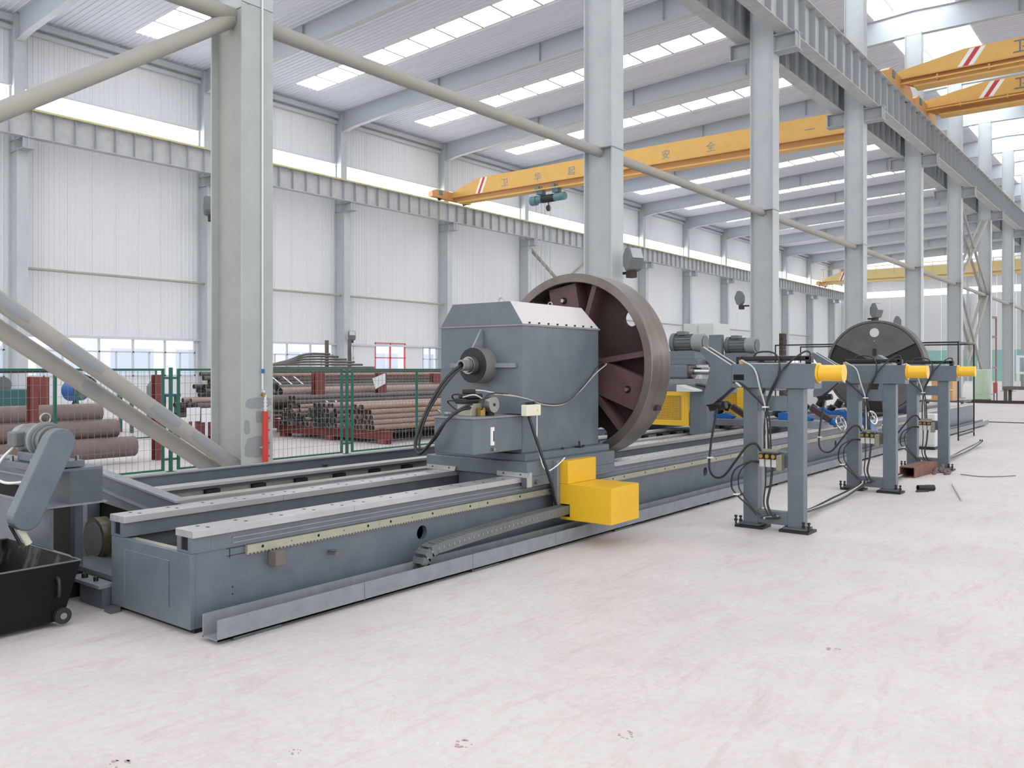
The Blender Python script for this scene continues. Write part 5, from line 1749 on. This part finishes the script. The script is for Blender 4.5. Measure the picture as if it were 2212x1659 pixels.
MB().cyl((-17.3, 9.55, 1.05), (-17.3, 9.55, 1.16), .115, .04, n=20).build('shoulder', 'gas_cylinder', gcyl, smooth=True)
MB().cyl((-17.3, 9.55, 1.16), (-17.3, 9.55, 1.26), .03, n=12).build('valve', 'brass', gcyl, smooth=True)
gb = thing('green_bench', 'dark green work bench with a vice behind the fence', 'bench', (-18.5, 9.4, 0))
MB().box(-18.9, -18.3, 8.4 + 1.2, 10.8, .78, .84).build('bench_top', 'teal_machine', gb)
for y in (9.65, 10.7):
    for x in (-18.85, -18.35):
        MB().box(x - .03, x + .03, y - .03, y + .03, 0, .78).build('leg', 'teal_machine', gb)
pb = thing('pale_box', 'pale grey control box on a post at the left edge above the fence', 'box', (-23.5, 7.6, 0))
MB().box(-23.7, -23.3, 7.2, 8.3, 1.25, 1.75).build('box_body', 'pale_cabinet', pb, bevel=.01)
MB().box(-23.6, -23.4, 7.6, 7.9, 0, 1.25).build('post', 'column', pb)
MB().box(-23.6, -23.4, 7.65, 7.95, 1.75, 1.8).build('switch', 'black', pb)

# ================================================================ THINGS ON THE FLOOR AT THE RIGHT
sq = thing('box_section_tube', 'short rusty square tube lying on the floor by the farthest stand', 'tube', (-2.9, 12.5, 0))
mbt = MB()
dv = Vector((.08, 1.0, 0)).normalized()
nv = Vector((1.0, -.08, 0)).normalized()
p0 = Vector((-2.84, 11.95, 0))
W_, H_, L_, T_ = .19, .14, .95, .012
for a, b, c_, d_ in ((-W_ / 2, W_ / 2, .0, T_), (-W_ / 2, W_ / 2, H_ - T_, H_), (-W_ / 2, -W_ / 2 + T_, T_, H_ - T_), (W_ / 2 - T_, W_ / 2, T_, H_ - T_)):
    vs = []
    for yy in (0, L_):
        for uu, zz in ((a, c_), (b, c_), (b, d_), (a, d_)):
            q = p0 + dv * yy + nv * uu
            vs.append((q.x, q.y, zz))
    mbt.add(vs, [(0, 1, 2, 3), (7, 6, 5, 4), (0, 4, 5, 1), (1, 5, 6, 2), (2, 6, 7, 3), (3, 7, 4, 0)])
mbt.build('tube_wall', 'box_tube', sq)
MB().bar(tuple(p0 + dv * .3 + Vector((0, 0, H_ / 2))), tuple(p0 + dv * .31 + Vector((0, 0, H_ / 2))), W_ - .025, H_ - .025).build('tube_inside', 'tube_inside', sq)
tag(MB().cyl((-2.43, 10.72, .035), (-2.29, 10.86, .035), .035, n=18, ri=.027).build('pipe_offcut', 'black', None, smooth=True), 'short black pipe offcut on the floor right of the stands', 'offcut')
tag(MB().bar((-2.42, 10.6, .012), (-2.32, 10.72, .012), .02, .02).build('steel_rod', 'rust_dark'), 'small dark rod beside the black pipe offcut', 'offcut')
tag(MB().cyl((-2.22, 11.51, .012), (-1.87, 10.17, .012), .011, n=8).build('thin_tube', 'cable_grey', None, smooth=True), 'thin pale tube lying alone on the floor at the right', 'tube')
rg = MB()
rnd = random.Random(4)
for k in range(26):
    a = rnd.uniform(0, 6.28)
    r = rnd.uniform(0, .16)
    x, y = -2.6 + r * math.cos(a) * .9, 12.75 + r * math.sin(a) * 1.8
    rg.cyl((x, y, .0), (x + rnd.uniform(-.05, .05), y + rnd.uniform(-.07, .07), rnd.uniform(.04, .1)), .03, .015, n=6)
r_ = rg.build('metal_swarf', 'rag')
tag(r_, 'tangled brown heap of metal swarf beside the rusty square tube', 'swarf', kind='stuff')
tag(MB().tube(curve([(-2.35, 12.7, .008), (-2.1, 12.6, .008), (-1.9, 12.75, .008), (-1.75, 13.0, .008)]), .006, 6).build('loose_wire', 'rag', None), 'thin loose wire curling over the floor by the swarf', 'wire')
tag(MB().tube(curve([(-6.0, 25.9, .012), (-3.5, 25.7, .012), (-1.0, 25.8, .012), (3.5, 25.6, .012)]), .012, 6).build('floor_cable', 'rust_dark', None, smooth=True), 'dark cable running straight across the floor far right', 'cable')
# open wire frame of posts near the machine end
fr = thing('post_frame', 'thin dark open post frame around the far end of the machine', 'frame', (-4.5, 19.5, 0))
for x, y in ((-3.5, 18.7), (-3.5, 20.3), (-7.2, 18.7), (-7.2, 20.3)):
    MB().box(x - .012, x + .012, y - .012, y + .012, 0, 1.96).build('post', 'black', fr)
for z in (.1, 1.95):
    MB().box(-3.515, -3.485, 18.7, 20.3, z - .015, z + .015).build('rail', 'black', fr)
    MB().box(-7.2, -3.5, 18.685, 18.715, z - .015, z + .015).build('rail', 'black', fr) if z > 1 else None
MB().box(-7.2, -3.5, 20.285, 20.315, 1.93, 1.96).build('rail', 'black', fr)
wc = thing('small_cabinet', 'small pale cabinet beside the farthest stand', 'cabinet', (-3.4, 16.6, 0))
MB().box(-3.7, -3.42, 16.3, 16.8, .05, .62).build('cabinet_body', 'pale_cabinet', wc, bevel=.01)
MB().box(-3.68, -3.44, 16.285, 16.3, .08, .58).build('cabinet_door', 'pale_cabinet', wc, bevel=.004)
MB().box(-3.7, -3.42, 16.3, 16.8, 0, .05).build('plinth', 'black', wc)
cb_ = thing('carton', 'brown cardboard carton on a low table seen through the farthest stand', 'carton', (-5.0, 20.2, 0))
MB().box(-5.2, -4.7, 24.4, 24.9, .6, 1.15).build('box_body', 'carton', cb_)
MB().box(-5.2, -4.7, 24.38, 24.4, .86, .89).build('tape', 'beige_box', cb_)
tb_ = thing('low_table', 'low dark table under the cardboard carton', 'table', (-5.0, 24.6, 0))
MB().box(-5.5, -4.4, 24.2, 25.2, .56, .6).build('table_top', 'tube_dark', tb_)
for x in (-5.45, -4.45):
    for y in (24.25, 25.15):
        MB().box(x - .03, x + .03, y - .03, y + .03, 0, .56).build('leg', 'tube_dark', tb_)
# distant workshop items at the right edge
tag(MB().box(-7.2, -1.2, 39.9, 40.2, 0, .12).build('steel_joist', 'rust_dark'), 'long dark red steel joist lying across the floor far right', 'beam')
gc = thing('green_machine', 'pale green machine cabinet beside the far columns', 'cabinet', (-6.9, 42, 0))
MB().box(-7.3, -6.7, 42.0, 42.8, .08, 1.4).build('cabinet_body', 'green_cabinet', gc, bevel=.03)
MB().box(-7.25, -6.9, 41.98, 42.0, .3, 1.3).build('cabinet_door', 'green_cabinet', gc, bevel=.01)
MB().box(-7.3, -6.7, 42.0, 42.8, 0, .08).build('plinth', 'black', gc)
wt = thing('welding_table', 'dark low work table with a white rack at the far right edge', 'table', (-5, 41.5, 0))
MB().box(-6.0, -3.2, 41.0, 42.4, .55, .68).build('table_top', 'tube_dark', wt)
for x in (-5.9, -3.3):
    for y in (41.1, 42.3):
        MB().box(x - .06, x + .06, y - .06, y + .06, 0, .55).build('leg', 'tube_dark', wt)
rw = thing('white_rack', 'white slatted rack standing on the far work table', 'rack', (-5, 42, .68))
for k in range(6):
    MB().box(-5.6 + .32 * k, -5.5 + .32 * k, 41.9, 42.0, .68, 2.0).build('slat', 'sign_white', rw)
MB().box(-5.6, -3.9, 41.88, 41.9, 1.9, 2.0).build('rail', 'sign_white', rw)
MB().box(-5.6, -3.9, 41.88, 41.9, 1.2, 1.3).build('rail', 'sign_white', rw)
rm = thing('grey_crate', 'grey crate with a red lower edge at the far right edge', 'crate', (-4, 44, 0))
MB().box(-5.0, -3.0, 44.2, 45.4, 1.5, 2.7).build('crate_body', 'pale_cabinet', rm, bevel=.02)
MB().box(-5.0, -3.0, 44.18, 44.2, 1.5, 1.62).build('edge_rail', 'red_frame', rm)
MB().box(-4.9, -3.1, 44.3, 45.3, 0, 1.5).build('stand', 'teal_machine', rm)
rd = thing('red_jack', 'small red jack standing by the far work table', 'tool', (-6.3, 41, 0))
MB().box(-6.35, -6.2, 41.0, 41.15, .4, .85).build('body', 'jack_red', rd, bevel=.02)
for x in (-6.33, -6.22):
    MB().box(x - .015, x + .015, 41.1, 41.15, 0, .4).build('leg', 'black', rd)
wc2 = thing('covered_car', 'pale covered vehicle parked far down the hall', 'vehicle', (-9, 70, 0))
MB().prism([(66, .35), (66, 1.1), (67, 1.3), (67.6, 1.9), (69.3, 1.95), (70, 1.4), (70.5, 1.1), (70.5, .35)], 'x', -8.0, -6.4).build('body', 'pale_cabinet', wc2, bevel=.08)
for y in (66.9, 69.7):
    MB().cyl((-6.45, y, .35), (-6.35, y, .35), .35, n=18).build('wheel', 'rubber', wc2, smooth=True)
    MB().cyl((-8.05, y, .35), (-7.95, y, .35), .35, n=18).build('wheel', 'rubber', wc2, smooth=True)
rf = thing('red_steel_frame', 'dark red tubular frame standing beyond the far columns', 'frame', (-10, 60, 0))
for x, y in ((-9.2, 58), (-9.2, 60.5)):
    MB().box(x - .04, x + .04, y - .04, y + .04, 0, 4.7).build('post', 'dull_red', rf)
for z in (1.5, 3.4, 4.6):
    MB().box(-9.24, -9.16, 58, 60.5, z - .06, z + .06).build('rail', 'dull_red', rf)

# marble-like rusty spots and scuffs on the floor: shallow flat stains with their own outline
rnd = random.Random(12)


def stain(x, y, r, label):
    m_ = MB()
    for j in range(9):
        a0 = rnd.uniform(0, 6.28)
        rr = r * rnd.uniform(.5, 1)
        cx_, cy_ = x + rr * math.cos(a0), y + rr * math.sin(a0)
        q = r * rnd.uniform(.12, .35)
        n = 7
        pts_ = [(cx_ + q * rnd.uniform(.6, 1.2) * math.cos(6.28 * i / n), cy_ + q * .6 * rnd.uniform(.6, 1.2) * math.sin(6.28 * i / n)) for i in range(n)]
        m_.prism(pts_, 'z', 0.0, .0012)
    tag(m_.build('rust_stain', 'marble'), label, 'stain', 'rusty stains on the floor', kind='stuff')


for x, y, r, wtx in ((-2.14, 2.42, .04, 'left of the bottom centre'), (-1.70, 2.87, .04, 'right of the bottom centre'), (-2.59, 1.99, .025, 'well left of the bottom centre'), (-3.01, 1.54, .04, 'lowest left'), (-1.40, 4.40, .035, 'farther away at the right')):
    stain(x, y, r, f'small reddish rust stain on the pale floor, {wtx}')

# a neighbouring factory building outside the left windows
fb = thing('outside_building', 'white factory building seen through the left windows', 'building', (-60, 25, 0))
MB().box(-66, -60, -60, 90, -.2, 3.8).build('facade_wall', 'facade', fb)
for k in range(24):
    y = -40 + 5 * k
    w_ = MB().box(-60, -59.95, y, y + 3.2, .9, 2.9).build('window', 'facade_window', fb)
    MB().box(-59.95, -59.93, y + 1.55, y + 1.65, .9, 2.9).build('mullion', 'facade', w_)
